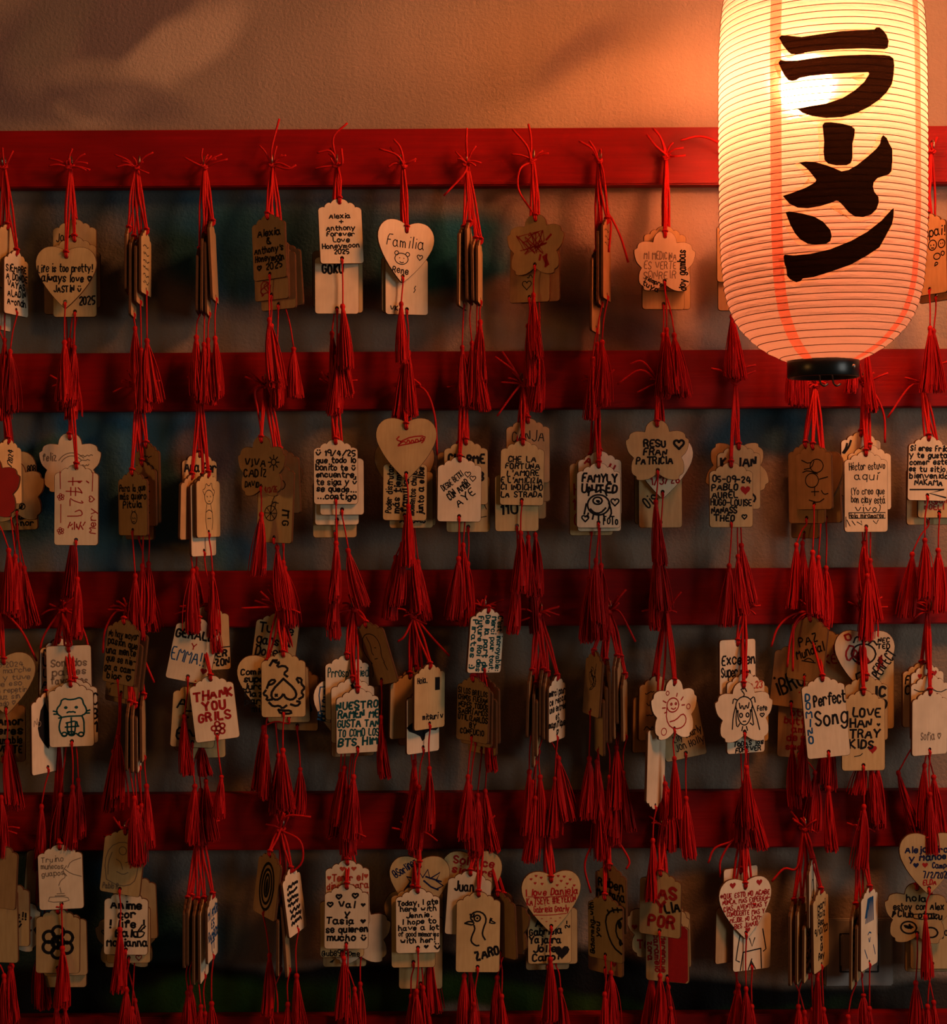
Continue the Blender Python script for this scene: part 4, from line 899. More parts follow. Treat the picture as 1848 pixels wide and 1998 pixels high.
SPADE = '0,-44 -22,-66 -24,-80 -14,-86 -4,-80 0,-72 4,-82 16,-86 26,-78 22,-64 0,-44;-20,-8 -12,-14 -6,-10 -14,-22 2,-18 10,-26 0,-34 8,-40;-20,-8 -26,-18;-20,-8 -12,-8;-32,-62 -26,-46 -14,-46 -20,-54 -30,-56;-34,-66 -40,-74 -30,-78 -34,-86 -22,-84;-28,-90 -20,-98 -8,-96 -2,-102 6,-96;14,-94 26,-98 34,-90 26,-88;30,-84 40,-78 34,-70 42,-62 34,-54 36,-44 24,-42 30,-52;-10,-104 0,-106 14,-106 16,-112 -6,-112 -10,-104'
tag('S', 553, 1280, 3, 0, 0, 't', 'wooden tag with a bold black spade wreathed in flames', [k(SPADE, 3.4), k('-12,-78 -16,-74;-12,-74 -16,-78', 2.6)], T=(552, 1468, 0), ends=[[(570, 1190), (586, 1196)], [(520, 1165), (508, 1154)], [(510, 1185), (470, 1187)]])
tag('H', 522, 1298, 8, 0, 2, 't', 'heart-shaped tag with bold lines behind the flaming spade tag', [t('Comida|super|Juro-|Mazu|para|mi', (-54, -4, 8, -92), 2.6)], T=(519, 1442, -2))
tag('S', 544, 1204, 0, -16, 3, 't', 'leaning tan tag with cursive words above the flaming spade', [t('Tu sie|gans a|Docere|L', (-36, -12, 30, -104), 2.3)], T=(543, 1478, -1))
tag('S', 580, 1308, -12, 0, 3, 'b', 'brown tag with a dark fin drawing beside the flaming spade', [k('20,-20 18,-40 24,-60 32,-84 22,-70 14,-60;-20,-92 0,-86 10,-92', 2.4)], T=(586, 1504, 0, 90))
tag('S', 560, 1292, -8, 4, 2, 't', behind('flaming spade tag'), T=(514, 1424, -3))
hook(3, 690, 1176)
tag('S', 697, 1350, 20, 0, 0, 'p', 'white tag with thick blue-green capitals about ramen', [t('NUESTRO|RAMEN ME|GUSTA TAN|TO COMO LOS|BTS HIM', (-40, -16, 42, -106), 4.6, 't')], T=(690, 1520, 0))
tag('S', 688, 1330, 14, 0, 1, 'p', behind('thick blue-green capitals tag'), [k('-2,-6 2,-14;6,-4 8,-12', 4)], T=(678, 1552, -1))
tag('S', 677, 1285, 10, 0, 2, 'p', 'pale tag with a thin teal word behind the capitals tag', [t('Prrospy sied', (-38, -14, 40, -40), 1.4, 't')], T=(672, 1502, -8))
tag('H', 668, 1346, 22, -4, 3, 'p', 'heart-shaped tag with a blue framed word behind the capitals tag', [t('HELLOVER', (-44, 8, -26, -60), 2.2, 'b', 80), k('-46,6 -22,8 -22,-64 -40,-60 -48,-10 -46,6;-30,18 -34,-60', 1.8, 'b', 0)], T=(664, 1516, -6))
tag('S', 716, 1222, -46, 34, 2, 'b', 'strongly tilted brown tag with a thin pen portrait', [k('-20,-22 -8,-14 8,-16 20,-26 24,-44 18,-62 22,-76;-20,-22 -28,-40 -22,-60 -12,-74;-8,-20 -2,-38 -6,-52 -2,-58;6,-44 10,-45;-14,-70 -16,-90 -22,-100;20,-76 24,-92;-2,-66 6,-66', 1.2)], T=(744, 1404, 1))
tag('L', 688, 1328, 14, 0, 4, 'b', behind('thick blue-green capitals tag'), T=(684, 1540, 2))
hook(3, 806, 1190)
tag('S', 837, 1303, 46, 0, 0, 't', 'turned tag with a small greeting and a name in print', [t('Hola.', (-34, -16, -8, -30), 2), t('mitsuri v', (-20, -88, 36, -102), 2.2), k(';'.join(pl([(16 + i * 1.6, -20 - (i % 2)), (16 + i * 1.6, -44)]) for i in range(8)), 1.8)], T=(838, 1504, 0), ends=[[(840, 1240), (877, 1280)], [(790, 1240), (776, 1252)]])
tag('S', 824, 1350, 42, 0, 1, 'p', 'pale tag with a black whale drawing', [f('-43,-66 -34,-60 -18,-54 -4,-56 14,-62 26,-68 30,-58 38,-56 40,-74 34,-78 20,-76 6,-82 4,-92 -2,-96 -8,-86 -20,-80 -36,-74')], T=(818, 1540, -1))
tag('S', 799, 1322, 30, -2, 2, 't', behind('black whale tag'), T=(808, 1524, -2))
tag('S', 810, 1308, 34, 0, 3, 'b', behind('black whale tag'), T=(812, 1548, 1))
tag('S', 812, 1334, 36, 0, 3, 'b', behind('black whale tag'))
hook(3, 940, 1176)
tag('S', 951, 1194, 40, -9, 0, 'p', 'white tag tied right up at the hook, teal French thanks', [t("C'est incroyable:|Merci pour tout.|De la part du|Future Roi des|Pirates :)", (-40, -8, 42, -114), 2.2, 't', -90)], T=(955, 1392, 0))
tag('S', 925, 1328, -44, -5, 0, 'b', 'orange-brown tag with a saying in bold capitals', [t('SI LOS BRILLOS|CHINOS FUERAN|NEPES TODOS|SABRÍAMOS|UTILIZARLOS|BY|CONFUCIO', (-38, -16, 40, -106), 2.4)], T=(913, 1520, -2))
tag('S', 932, 1336, -46, -4, 1, 'b', behind('bold capitals saying tag'), T=(918, 1540, 0))
tag('S', 942, 1352, -50, -2, 2, 't', behind('bold capitals saying tag'), T=(932, 1556, -1))
tag('S', 948, 1330, -52, 0, 3, 'b', behind('bold capitals saying tag'), T=(947, 1548, 6))
hook(3, 1052, 1186)
tag('S', 1085, 1326, 68, 0, 0, 'p', 'narrow white turned tag with a merci message', [t('merci pour|ce repas|une entrée|et|magnifique|♡', (-40, -16, 42, -110), 2.6)], T=(1083, 1524, -1))
B = bundle('white merci tag', 1085)
tag('S', 1036, 1316, 78, -2, 1, 'b', B, T=(1033, 1510, -4))
tag('L', 1044, 1342, 82, 0, 0, 'b', B, T=(1045, 1562, -2))
tag('S', 1050, 1352, 83, 0, 1, 't', B, T=(1054, 1520, 0))
tag('S', 1058, 1314, 80, -1, 2, 'b', B, T=(1040, 1530, -5))
tag('S', 1066, 1320, 78, 0, 1, 'b', B, T=(1090, 1484, 5))
hook(3, 1188, 1180)
B = bundle('red-doodle flower', 1314)
tag('S', 1162, 1278, -68, -9, 0, 'b', B, [k(scrib(0, -50, 24, 36, 22, 6), 1.3)], T=(1150, 1484, -1), ends=[[(1205, 1170), (1222, 1150)], [(1210, 1195), (1240, 1252)]])
tag('S', 1176, 1326, -74, -3, 1, 'b', B, T=(1165, 1490, 3))
tag('S', 1174, 1352, -74, -2, 0, 't', B, [k(scrib(0, -40, 20, 20, 12, 6), 3, 'r')], T=(1170, 1560, 0))
tag('L', 1190, 1296, -80, 0, 1, 'b', B, T=(1190, 1520, 0))
tag('L', 1198, 1288, 78, 1, 0, 'b', B, T=(1203, 1462, 1))
tag('S', 1206, 1290, 76, 3, 2, 'b', B, T=(1200, 1530, 1))
tag('S', 1216, 1324, 79, 2, 1, 'b', B, T=(1216, 1512, 4))
hook(3, 1300, 1178)
tag('F', 1314, 1335, 44, 0, 0, 'p', 'flower-shaped tag with a red smiling bean and sun doodle', [k(circ(-4, -40, 16, 14) + ';-20,-44 -22,-66 -10,-84 14,-88 30,-80 32,-66 22,-58 4,-70 -12,-72;' + circ(-8, -38, 2) + ';' + circ(4, -38, 2) + ';-8,-46 -2,-49 4,-46;-30,-30 -22,-34;-32,-44 -24,-44;8,-18 6,-24;24,-26 18,-32;28,-42 20,-42;-26,-54 -20,-52', 1.9, 'r'), k(circ(-18, -16, 4) + ';' + circ(38, -46, 5) + ';' + circ(-28, -90, 7), 1.3, 'r')], T=(1316, 1484, 1))
tag('S', 1318, 1364, 8, 22, 2, 't', 'tilted tan tag with thin cursive beside the red-doodle flower', [t('Lily dearly|Jon Holly', (-20, -62, 40, -100), 1.2, a=10)], T=(1339, 1562, 1))
tag('S', 1281, 1326, 30, -2, 2, 't', behind('red-doodle flower'), [lines(4, -30, 0)], T=(1298, 1534, 0))
tag('S', 1270, 1350, 28, -2, 3, 'b', behind('red-doodle flower'), T=(1306, 1550, 3))
tag('Li', 1280, 1432, 66, -4, 0, 'p', 'narrow upside-down white tag hanging lowest by the red-doodle flower', [], T=(1274, 1644, 0))
hook(3, 1452, 1178)
GIRL = '-14,-48 -18,-38 -16,-26 -6,-18 6,-18 16,-26 18,-38 14,-48;-13,-44 -14,-58 -8,-70 0,-74 8,-70 14,-58 13,-44;-10,-30 -8,-44 -4,-32 0,-46 4,-32 8,-44 11,-30;-18,-36 -24,-56 -26,-80;18,-36 26,-58 32,-84;-16,-40 -18,-62 -16,-78 -10,-70;16,-40 18,-64 20,-76 12,-70;-4,-76 -6,-84;4,-76 6,-84;-4,-6 2,-14 -2,-18;-6,-4 2,0 6,-8;-24,-30 -22,-20 -14,-24;14,-24 22,-18 24,-30;-3,-66 3,-66;-2,-86 4,-86 2,-92 -2,-86'
tag('F', 1450, 1341, 16, 2, 0, 'p', 'white flower-shaped tag with a drawn girl in long hair', [k(GIRL, 1.8), k(circ(-7, -54, 3.2, 4) + ';' + circ(7, -54, 3.2, 4), 1.9), t('Fefe|♡', (28, -36, 48, -62), 1.7)], T=(1457, 1502, 0))
tag('L', 1454, 1320, 22, 0, 2, 'p', 'long pale tag with an orange date behind the girl flower', [t('7.n.23', (-4, -8, 36, -26), 2.6, 'o'), t('ToDAS los|FOREVER', (-30, -124, 38, -148), 2.4)], T=(1452, 1532, -1))
tag('Si', 1438, 1258, 26, 0, 3, 'p', 'upside-down pale tag with two bold words above the girl flower', [t('Excelen|Super pan..', (-38, -16, 40, -66), 2.4)], T=(1448, 1544, -4))
tag('S', 1460, 1330, 16, 0, 4, 't', behind('drawn girl flower'), T=(1462, 1540, 7))
hook(3, 1580, 1182)
tag('L', 1604, 1327, 5, 13, -1, 'p', 'long white tag reading Perfect Song', [t('Perfect|Song', (-20, -18, 42, -92), 2.8), t('D|O|M|I|N|O', (-40, -22, -26, -122), 2.2, 'b')], T=(1617, 1542, 0))
tag('S', 1583, 1211, -36, -14, 1, 'b', 'orange-brown tag about world peace above the Perfect Song tag', [t('PAZ|Mundial', (-30, -26, 36, -70), 2, a=22), k('-4,-78 6,-72 18,-78;-10,-80 22,-80', 1.6)], T=(1567, 1444, -1), ends=[[(1545, 1200), (1518, 1225), (1505, 1262)], [(1555, 1210), (1542, 1250), (1536, 1302)], [(1552, 1220), (1548, 1260), (1547, 1310)]])
tag('S', 1556, 1264, -20, -14, 3, 'b', 'brown leaning tag with slanted capitals beside the Perfect Song tag', [t('iBRu', (-38, -50, 20, -92), 2.8, a=30)], T=(1546, 1462, 0))
tag('S', 1562, 1362, -18, -4, 3, 'b', 'brown tag with dark red lines behind the Perfect Song tag', [t('otro|buttom|amo|de as|sueno', (-30, -20, 34, -104), 2, 'r')], T=(1591, 1512, 2))
tag('S', 1614, 1238, -24, 6, 4, 't', 'tan tag with red letters between the peace tag and scribbled heart', [t('V DE|KES', (-20, -18, 40, -60), 2, 'r')], T=(1604, 1462, 0, 70))
tag('S', 1606, 1272, -20, 4, 5, 't', behind('Perfect Song tag'))
hook(3, 1680, 1178)
tag('L', 1684, 1354, 3, 0, 1, 't', 'long tan tag with block capitals and a red heart', [t('I LOVE|HAN|STRAY|KIDS', (-41, -26, 32, -108), 2.7), f(hrt(30, -60, 4)), f(hrt(18, -108, 9), 'r'), k('-18,-122 -6,-120 -2,-116', 1.2)], T=(1686, 1578, 0))
tag('H', 1687, 1250, 0, -2, 3, 'p', 'heart-shaped tag densely scribbled in red and black', [k('-40,10 -30,14 -26,2 -36,0 -40,10;-30,-10 -38,-26 -32,-42 -22,-30 -20,-12 -30,-10;' + scrib(-4, -30, 24, 22, 16, 9), 2.8, 'r'), k(circ(-2, -26, 24, 20) + ';-22,-4 -18,8 -8,6 -4,-4;8,-6 16,2 24,-8;-16,-66 -4,-60 10,-66 12,-76 -14,-78 -16,-66;' + scrib(-2, -30, 14, 14, 9, 21), 2.4), f('-20,-78 -8,-72 4,-78 14,-74 14,-86 -4,-84 -20,-90', 'r'), t('NEC|TED', (24, 8, 50, -16), 2.2), t('PERFECT', (22, -14, 52, -74), 2, a=55), k(scrib(34, -40, 8, 18, 9, 31), 2.4, 'r')], T=(1682, 1482, 0, 70))
tag('S', 1690, 1326, 3, 0, 2, 't', behind('long block-capitals tag'), [t('IC|LD', (12, -10, 40, -60), 3.4)], T=(1701, 1494, 3))
tag('L', 1702, 1274, 3, 0, 4, 't', behind('densely scribbled heart'), T=(1712, 1500, 5))
hook(3, 1810, 1178)
tag('S', 1813, 1354, 40, 0, 0, 'p', 'white turned tag signed Sofia with a heart', [t('Sofia ♡', (-22, -72, 26, -92), 1.4, 'g')], T=(1815, 1554, 1))
tag('S', 1814, 1324, 32, 0, 1, 'p', behind('tag signed Sofia'), [k('-36,-20 -20,-26 0,-18 20,-28 36,-22', 1.3)], T=(1804, 1498, -4))
tag('S', 1808, 1302, 28, 0, 2, 'p', 'pale tag with two red hearts above the tag signed Sofia', [f(hrt(-20, -16, 6), 'r'), f(hrt(18, -12, 7), 'r')], T=(1754, 1512, 14))
tag('S', 1797, 1300, 34, 0, 3, 'p', behind('tag signed Sofia'), [t('F|C', (-40, -14, -24, -56), 2.4)], T=(1822, 1520, 3))

# ---- fourth rail
hook(4, 3, 1606)
tag('S', 0, 1651, -20, -6, 0, 'b', 'tan tag hung close under the rail beside an exclaiming tag', [], T=(3, 1560, 3))
tag('L', -6, 1728, -8, 0, 1, 't', 'long plain tan tag beside the exclaiming tag with a smile', [], T=(8, 1908, 2))
tag('S', 18, 1726, -10, 0, 2, 't', 'wooden tag with exclamation marks and a smile', [t('ns!!|☺', (2, -50, 36, -84), 2.4)])
tag('F', 20, 1752, -8, 4, 3, 'p', behind('exclaiming tag'), [f(hrt(38, -40, 6), 'r'), f(hrt(38, -64, 4))])
hook(4, 116, 1603)
tag('S', 117, 1655, 4, 3, 0, 'p', 'pale tag with faint pencil words and a small boat', [t('Truino|muñecos|guapos', (-36, -14, 6, -54), 1.0, 'g'), k('-22,-94 12,-94 16,-104 -26,-104 -22,-94;-12,-92 8,-92;-8,-88 6,-88;0,-86 -2,-76;-4,-72 0,-62 10,-56 6,-48;8,-40 20,-50 40,-56;12,-34 4,-44 12,-54;40,-20 20,-26 14,-38', 1.0, 'g')], T=(122, 1854, 2), ends=[[(95, 1640), (76, 1690), (70, 1776)], [(100, 1650), (80, 1700), (76, 1760)]])
tag('S', 114, 1780, 0, -2, 1, 't', 'wooden tag with a thick black looped flower below the boat tag', [k(petals(0, -58, 12, 20, 6), 4.4), k('0,-50 0,-66;-8,-58 8,-58;-6,-52 6,-64', 3.6)], T=(110, 1965, 0))
tag('S', 126, 1785, 0, 2, 2, 't', behind('thick black flower tag'), T=(127, 1972, 1))
tag('S', 126, 1808, 0, 0, 3, 't', behind('thick black flower tag'), T=(80, 1876, 1, 96))
tag('S', 97, 1650, 20, -10, 3, 't', behind('pencil boat tag'), T=(78, 1852, 1))
hook(4, 247, 1612)
tag('S', 246, 1626, -14, -13, 0, 't', 'tan tag with a rounded pencil head drawing', [k('-30,-94 -38,-60 -30,-30 -6,-16 18,-20 32,-40 34,-70 28,-94 0,-104 -30,-94;-24,-40 -30,-60 -28,-84;' + circ(-2, -34, 8) + ';-14,-52 -4,-56 2,-70;6,-56 16,-52;-10,-76 4,-80 14,-74', 1.2, 'g'), t('Pablo R', (-36, -98, -4, -112), 1.2, 'g')], T=(234, 1818, 0))
tag('S', 247, 1744, 0, -2, 1, 'p', 'wooden tag reading Anime with a small bowl drawing', [t('Anime|cor|! life !|Balu|Marianna', (-38, -12, 40, -104), 3), k('12,-74 38,-72 32,-84 18,-84 12,-74;24,-72 32,-60;28,-72 38,-62', 2.2)], T=(246, 1934, -2))
tag('S', 262, 1714, -4, 4, 3, 't', behind('rounded pencil head tag'), T=(258, 1972, 3))
tag('F', 247, 1782, 0, 0, 4, 't', 'flower-shaped tag sticking out round the Anime tag', [k(hrt(-44, -36, 5), 1.4)], T=(264, 1956, 6))
tag('S', 251, 1760, 0, 0, 2, 't', behind('Anime tag'), [k(hrt(20, -108, 6), 1.3, 'r')])
hook(4, 390, 1602)
tag('S', 412, 1752, 72, 2, 0, 'p', 'narrow white turned tag with blue capitals', [t('MI AMOR|ES|RAMBOX|TT', (-38, -16, 40, -104), 3, 'b')], T=(413, 1962, 2))
tag('L', 396, 1760, 74, 2, 1, 'p', 'narrow long white tag beside the one with blue capitals', [], T=(401, 1982, 1))
B = bundle('white tag with blue capitals', 412)
tag('L', 384, 1762, 76, 0, 1, 'b', B, T=(392, 1968, -2))
tag('S', 372, 1756, 76, 0, 2, 'b', B, T=(372, 1930, -1))
tag('S', 364, 1760, 78, 1, 1, 'b', B)
hook(4, 549, 1604)
tag('S', 538, 1670, -60, -15, 0, 'b', 'turned brown tag with a burning eye drawn in rings', [k(circ(0, -60, 26, 46) + ';' + circ(0, -60, 18, 34) + ';' + circ(0, -58, 9, 22), 4.2), f(circ(0, -60, 5, 16))], T=(526, 1868, 0), ends=[[(560, 1592), (607, 1594)], [(585, 1640), (590, 1680), (566, 1706)]])
tag('S', 560, 1702, 66, 16, 0, 'p', 'narrow white slanting tag beside the burning eye tag', [lines(7, pen=4, seed=22)], T=(579, 1908, 2))
B = bundle('burning eye tag', 525)
tag('S', 542, 1776, 80, -1, 1, 't', B, T=(528, 1978, 1))
tag('L', 552, 1748, 80, 10, 2, 'b', B, T=(562, 1964, -2))
hook(4, 678, 1606)
tag('S', 677, 1732, 2, -2, 0, 'p', 'pale tag where two names se quieren mucho', [t('♡  ♡|♡ Val ♥|y|Tasia ♥|se quieren|mucho ☺', (-40, -8, 40, -104), 2.3)], T=(671, 1874, 0))
tag('S', 678, 1685, 2, 0, 1, 'p', 'pale tag with red words and many small red hearts', [t('♥ ♥|♥Tener el♥|dinero para|♥ comerme ♥', (-40, -2, 40, -66), 2.4, 'o')], T=(677, 1942, 1))
tag('S', 667, 1749, 2, 0, 2, 't', 'tan tag with tiny writing along its foot', [t('@ub85 Rome', (-38, -104, 36, -118), 1.4)], T=(692, 1934, 0))
tag('F', 700, 1774, 2, 4, 3, 'p', 'plain flower-shaped tag beside the se quieren tag', [], T=(703, 1924, 0))
tag('S', 672, 1768, 2, 0, 4, 't', behind('se quieren tag'), [k(scrib(-26, -108, 6, 4, 6, 2), 1.4)])
hook(4, 812, 1606)
tag('S', 815, 1740, 3, 0, 0, 'p', 'white tag in English about a meal and good memories', [t('Today, I ate|here with|Jennie.|I hope to|have a lot|of good memories|with her!', (-38, -14, 40, -100), 1.9), t('♥ ☺', (10, -98, 42, -114), 2)], T=(813, 1938, 0))
tag('H', 819, 1690, 0, 0, 2, 't', 'heart-shaped tag with navy spiky hair and writing', [t('@Sorlinez', (-54, 14, -4, -20), 2.2, 'n', 35), k('-30,-46 -18,-30 -26,-20 -8,-24 -2,-8 6,-22 16,-6 20,-24 40,-12 32,-28 46,-38 34,-44;12,-20 30,-26 42,-30;8,-28 22,-40 36,-46;-24,-40 -10,-34', 2.4, 'n', 0)], T=(826, 1932, 2))
tag('L', 806, 1738, 2, 0, 1, 't', behind('good memories tag'), T=(802, 1948, -1))
tag('H', 808, 1756, 5, 0, 4, 't', behind('good memories tag'))
tag('L', 822, 1780, 2, -2, 3, 't', behind('good memories tag'), T=(840, 1862, 0))
tag('S', 822, 1730, 2, 0, 3, 't', behind('good memories tag'))
hook(4, 940, 1600)
DUCK = '-26,-54 -18,-50 -8,-52 -10,-58 -26,-54;-10,-50 -16,-44 -12,-34 0,-30 12,-36 16,-48 10,-64 8,-76 14,-86;-8,-58 -6,-66 -12,-78 -14,-90 -4,-98 2,-97;'
tag('L', 934, 1747, 2, -3, 0, 't', 'long tan tag with a round-eyed duck drawing', [k(DUCK + circ(-2, -44, 6) + ';-16,-36 -12,-44 -8,-36', 2.4), f(circ(-2, -44, 2.2)), t('ZARO', (-6, -100, 40, -122), 3, a=15), k(scrib(28, -50, 7, 7, 10, 8), 1.8)], T=(925, 1964, 0), ends=[[(928, 1650), (925, 1720), (917, 1782)], [(965, 1625), (950, 1655)]])
tag('S', 918, 1706, 2, -9, 1, 'p', 'pale tag with a short cursive name behind the duck tag', [t('Juan', (-28, -12, 8, -36), 2.2), t('2', (20, -76, 34, -92), 3), t('2', (20, -100, 34, -112), 2, 'r')], T=(906, 1908, -1))
tag('H', 921, 1680, 0, 0, 2, 't', 'tan heart-shaped tag with red writing above the duck tag', [t('Solidice|siempre', (-44, 8, 50, -28), 2.4, 'r', -8)], T=(918, 1900))
tag('S', 974, 1748, -44, 3, 2, 'b', 'brown turned tag beside the duck tag', [], T=(979, 1948, 1))
tag('F', 985, 1752, -40, 4, 3, 'b', behind('brown turned tag'), T=(970, 1912, -3))
hook(4, 1066, 1600)
HH = ';'.join(hrt(x_, z_, 3) for x_, z_ in ((-40, 6), (-30, 12), (-20, 8), (-32, -2), (-18, -4), (14, 10), (26, 8), (38, 2), (20, 0), (32, -6), (46, -10), (12, -8)))
tag('H', 1075, 1719, 10, 0, 0, 't', 'heart-shaped tag of red lines under a shower of tiny hearts', [f(HH, 'r'), t('I love Daniela|KATSEYE #1EYEKON|Gabriela Gnarly', (-52, -12, 52, -62), 1.9, 'r'), k('-46,-28 0,-31 44,-28;-36,-64 0,-66 30,-64', 1.2, 'r'), k(';'.join('%d,%d %d,%d' % (-20 + 9 * i, -72 - (i % 2) * 6, -17 + 9 * i, -72 - (i % 2) * 6) for i in range(5)), 1.0, 'r')], T=(1074, 1876, 0))
tag('S', 1072, 1761, 4, 0, 1, 't', 'wooden tag listing four names with a black heart', [t('Ana|Gabriela|Yajaira|Jolie|Carol', (-40, -30, 22, -114), 2.5), f(hrt(24, -96, 15)), t('2-', (28, -34, 40, -52), 2, a=90)], T=(1065, 1952, -1))
tag('S', 1084, 1763, 4, 0, 2, 't', behind('black-heart four names tag'), T=(1094, 1936, 5))
tag('S', 1068, 1774, 4, 0, 3, 'b', behind('black-heart four names tag'))
hook(4, 1182, 1600)
tag('S', 1182, 1754, -38, 0, 0, 't', 'wooden tag with a big curved eye drawing and sideways writing', [t('@charming_with|you', (-40, -12, -12, -112), 2, a=90), k('42,-14 16,-18 0,-36 6,-66 20,-90 40,-100;42,-30 28,-40 26,-64 42,-80;6,-20 10,-26;18,-14 22,-22;30,-12 32,-20', 2.8), f(circ(36, -44, 5, 8) + ';' + circ(37, -78, 4, 7))], T=(1180, 1944, 0), ends=[[(1155, 1650), (1141, 1690), (1153, 1742)], [(1212, 1650), (1228, 1680), (1222, 1696)]])
tag('S', 1192, 1696, -46, 0, 1, 'b', 'brown tag with two bold words above the curved eye tag', [t('Ruben|Montaña', (-38, -18, 38, -60), 3)], T=(1192, 1902, 1))
tag('S', 1182, 1782, -38, -1, 2, 'b', 'brown tag with a small red heart below the curved eye tag', [f(hrt(22, -96, 6), 'r')], T=(1188, 1950))
hook(4, 1292, 1604)
tag('S', 1290, 1707, -28, -3, 0, 't', 'wooden tag with large red and black words beside a lone tassel', [t('MAS|Y|POR', (-30, -20, 34, -104), 4, 'r'), t('LIA', (10, -48, 40, -72), 3, a=12)], T=(1288, 1908, 0))
tag('S', 1302, 1797, -20, 0, 1, 't', 'tag half painted solid red, half red writing', [f('2,-2 34,-8 41,-14 41,-112 36,-118 2,-118', 'r'), t('Merengue|caramelo|zora', (-40, -16, 0, -108), 3, 'r', -90)], T=(1309, 1972, 1))
tag('F', 1284, 1764, -10, 0, 3, 't', 'flower-shaped tag with red marks behind the half-red tag', [f(hrt(-46, -46, 6), 'r'), t('TE', (-40, -70, -20, -90), 2.4, 'r')], T=(1272, 1900, -3))
tag('S', 1304, 1768, -14, 2, 4, 't', behind('half-red tag'))
hook(4, 1450, 1604)
tag('H', 1453, 1732, 22, 2, 0, 'p', 'white heart-shaped tag filled with red capitals', [t('*QUE ESTO NO ACABE|NUNCA. MAS EXPERIEN-|CIAS, AVENTURAS Y|CONOCERTE MAS Y|MEJOR. NO CAM-|BIES JUANJO', (-54, -6, 56, -78), 2, 'r'), f(hrt(-28, 8, 7) + ';' + hrt(32, 8, 7) + ';' + hrt(4, -82, 6), 'r')], T=(1456, 1934, 0), ends=[[(1430, 1640), (1395, 1655), (1382, 1684)], [(1425, 1645), (1406, 1680), (1406, 1712)]])
tag('S', 1467, 1774, 32, -1, 1, 'p', 'pale tag with a drawn figure in shorts below the red-capitals heart', [k('-26,-40 -32,-70 -36,-96 -28,-100;24,-40 28,-60 32,-80 26,-84;-20,-82 20,-78;-20,-82 -26,-117;20,-78 22,-117;-2,-100 0,-96 -8,-117;-2,-100 8,-117;-6,-56 0,-72 6,-56', 1.8, 'k', 0)], T=(1467, 1968, 1))
tag('S', 1430, 1758, 40, -2, 2, 'b', behind('red-capitals heart'), T=(1441, 1928, -1))
tag('Si', 1444, 1702, 30, 0, 3, 'p', 'upside-down pale tag peeking above the red-capitals heart', [], T=(1436, 1940, -2))
hook(4, 1568, 1604)
tag('S', 1583, 1684, 76, 1, 1, 'p', 'narrow white tag with a thin figure near the light switch', [k(circ(0, -50, 16, 18) + ';-10,-70 -14,-100;10,-70 14,-100', 2)], T=(1586, 1974, 0))
tag('L', 1599, 1742, 70, 2, 0, 't', 'narrow long tag covered with small notes beside the light switch', [t('Mari|Raiz|Bea|9/10/23|♡|@|Rey', (-38, -16, 40, -130), 2.2)], T=(1607, 1974, 1))
B = bundle('small-notes tag', 1599)
tag('S', 1576, 1790, 74, 0, 0, 't', B, [t('SO|OI|SAM|ANA', (-38, -16, 40, -110), 3)], T=(1595, 1904, -1))
tag('L', 1562, 1762, 74, 1, 1, 't', B, [k('-20,-40 0,-90 10,-120', 3)], T=(1558, 1968, 1))
tag('L', 1547, 1764, 76, 0, 1, 'b', B, T=(1570, 1980, -2), ends=[[(1556, 1692), (1530, 1695), (1506, 1720)]])
hook(4, 1677, 1604)
tag('L', 1692, 1738, 68, 0, 0, 'p', 'narrow white turned tag with blue hatched hair drawing', [k(';'.join(pl([(-6 + i * 3, -14), (-20 + i * 5, -60)]) for i in range(9)), 2, 'b'), f('-24,-50 -10,-14 6,-12 -14,-50', 'b'), k('-8,-84 0,-80 8,-84;-4,-92 0,-102 4,-92;-24,-110 -10,-130;20,-110 30,-130', 2, 'b')], T=(1697, 1972, 2))
tag('L', 1667, 1772, 76, -2, 1, 't', 'thin edge-on tag with dark marks beside the blue hair drawing', [lines(6, pen=5, seed=30)], T=(1655, 1988, 3))
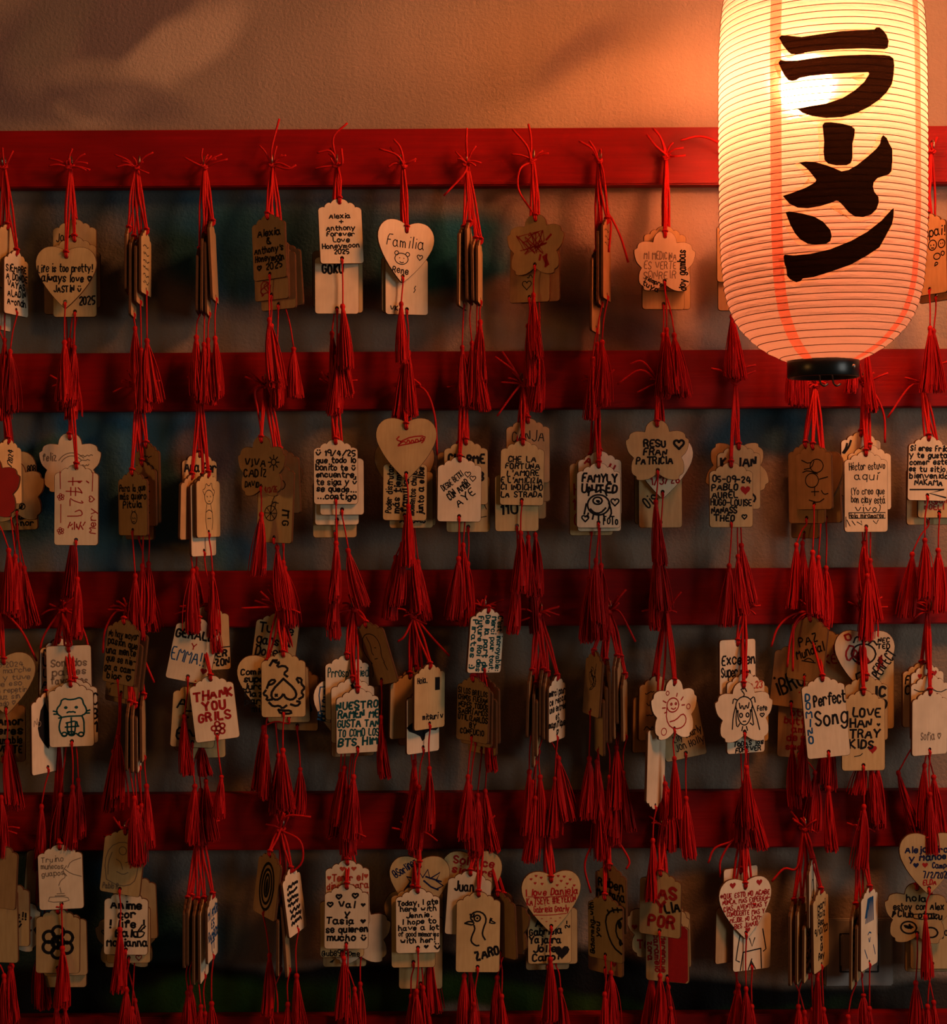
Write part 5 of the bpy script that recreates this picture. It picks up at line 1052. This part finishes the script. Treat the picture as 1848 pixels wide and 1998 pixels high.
tag('S', 1682, 1788, 74, 0, 1, 'b', behind('blue hatched hair tag'), T=(1685, 1944, 0, 70))
hook(4, 1800, 1600)
tag('H', 1812, 1645, 4, 0, 0, 't', 'heart-shaped tag dated 7/2/2026 with a blue and a red heart', [t('Alejandra|y Manoe', (-46, -4, 40, -34), 2.2, 'n'), f(hrt(-26, -42, 6), 'n'), f(hrt(-8, -42, 6), 'r'), t('Campos', (6, -36, 46, -50), 2, 'n'), t('7/2/2026', (-12, -54, 40, -70), 1.8, 'n'), t('ELDA', (-12, -70, 14, -82), 2.4, 'r')], T=(1806, 1794, 0))
tag('F', 1789, 1734, -10, 0, 2, 't', 'brown flower-shaped tag with heads drawn under a club line', [t('hola|estoy con Alex|★Club otaku', (-46, -10, 48, -58), 2), k(circ(-16, -76, 15, 12) + ';' + circ(26, -84, 13, 10) + ';' + scrib(-16, -74, 10, 7, 12, 3), 2.4), k('-10,-50 40,-46 44,-56 -4,-60 -10,-50', 1.4)], T=(1787, 1922, 0))
tag('S', 1818, 1772, 0, 0, 3, 't', 'pale tag with one thin word behind the brown flower', [t('mejor', (2, -36, 38, -56), 1.4)], T=(1810, 1968, 1))
tag('S', 1808, 1778, 0, 0, 4, 'b', behind('brown club flower'), T=(1822, 1960))

# labels that count: tags hidden one behind another, and edge-on bundles
ORD = ['first', 'second', 'third', 'fourth', 'fifth', 'sixth', 'seventh']
fam = {}
for o_ in TAGS: fam.setdefault(o_['label'], []).append(o_)
for lb, os_ in fam.items():
    if lb.startswith('BUNDLE '):
        near = lb[7:]; x_ = at(BUN[near], 1000, .04).x
        os_.sort(key=lambda q: abs(q.location.x - x_))
        for i, q in enumerate(os_): q['label'] = '%s thin edge-on wooden tag of the bundle, counted from the %s' % (ORD[i], near)
    elif lb.startswith('wooden tag mostly hidden behind') and len(os_) > 1:
        os_.sort(key=lambda q: q.location.y)
        for i, q in enumerate(os_): q['label'] = '%s wooden tag back, mostly hidden behind the %s' % (ORD[i], lb.split(' the ', 1)[1])
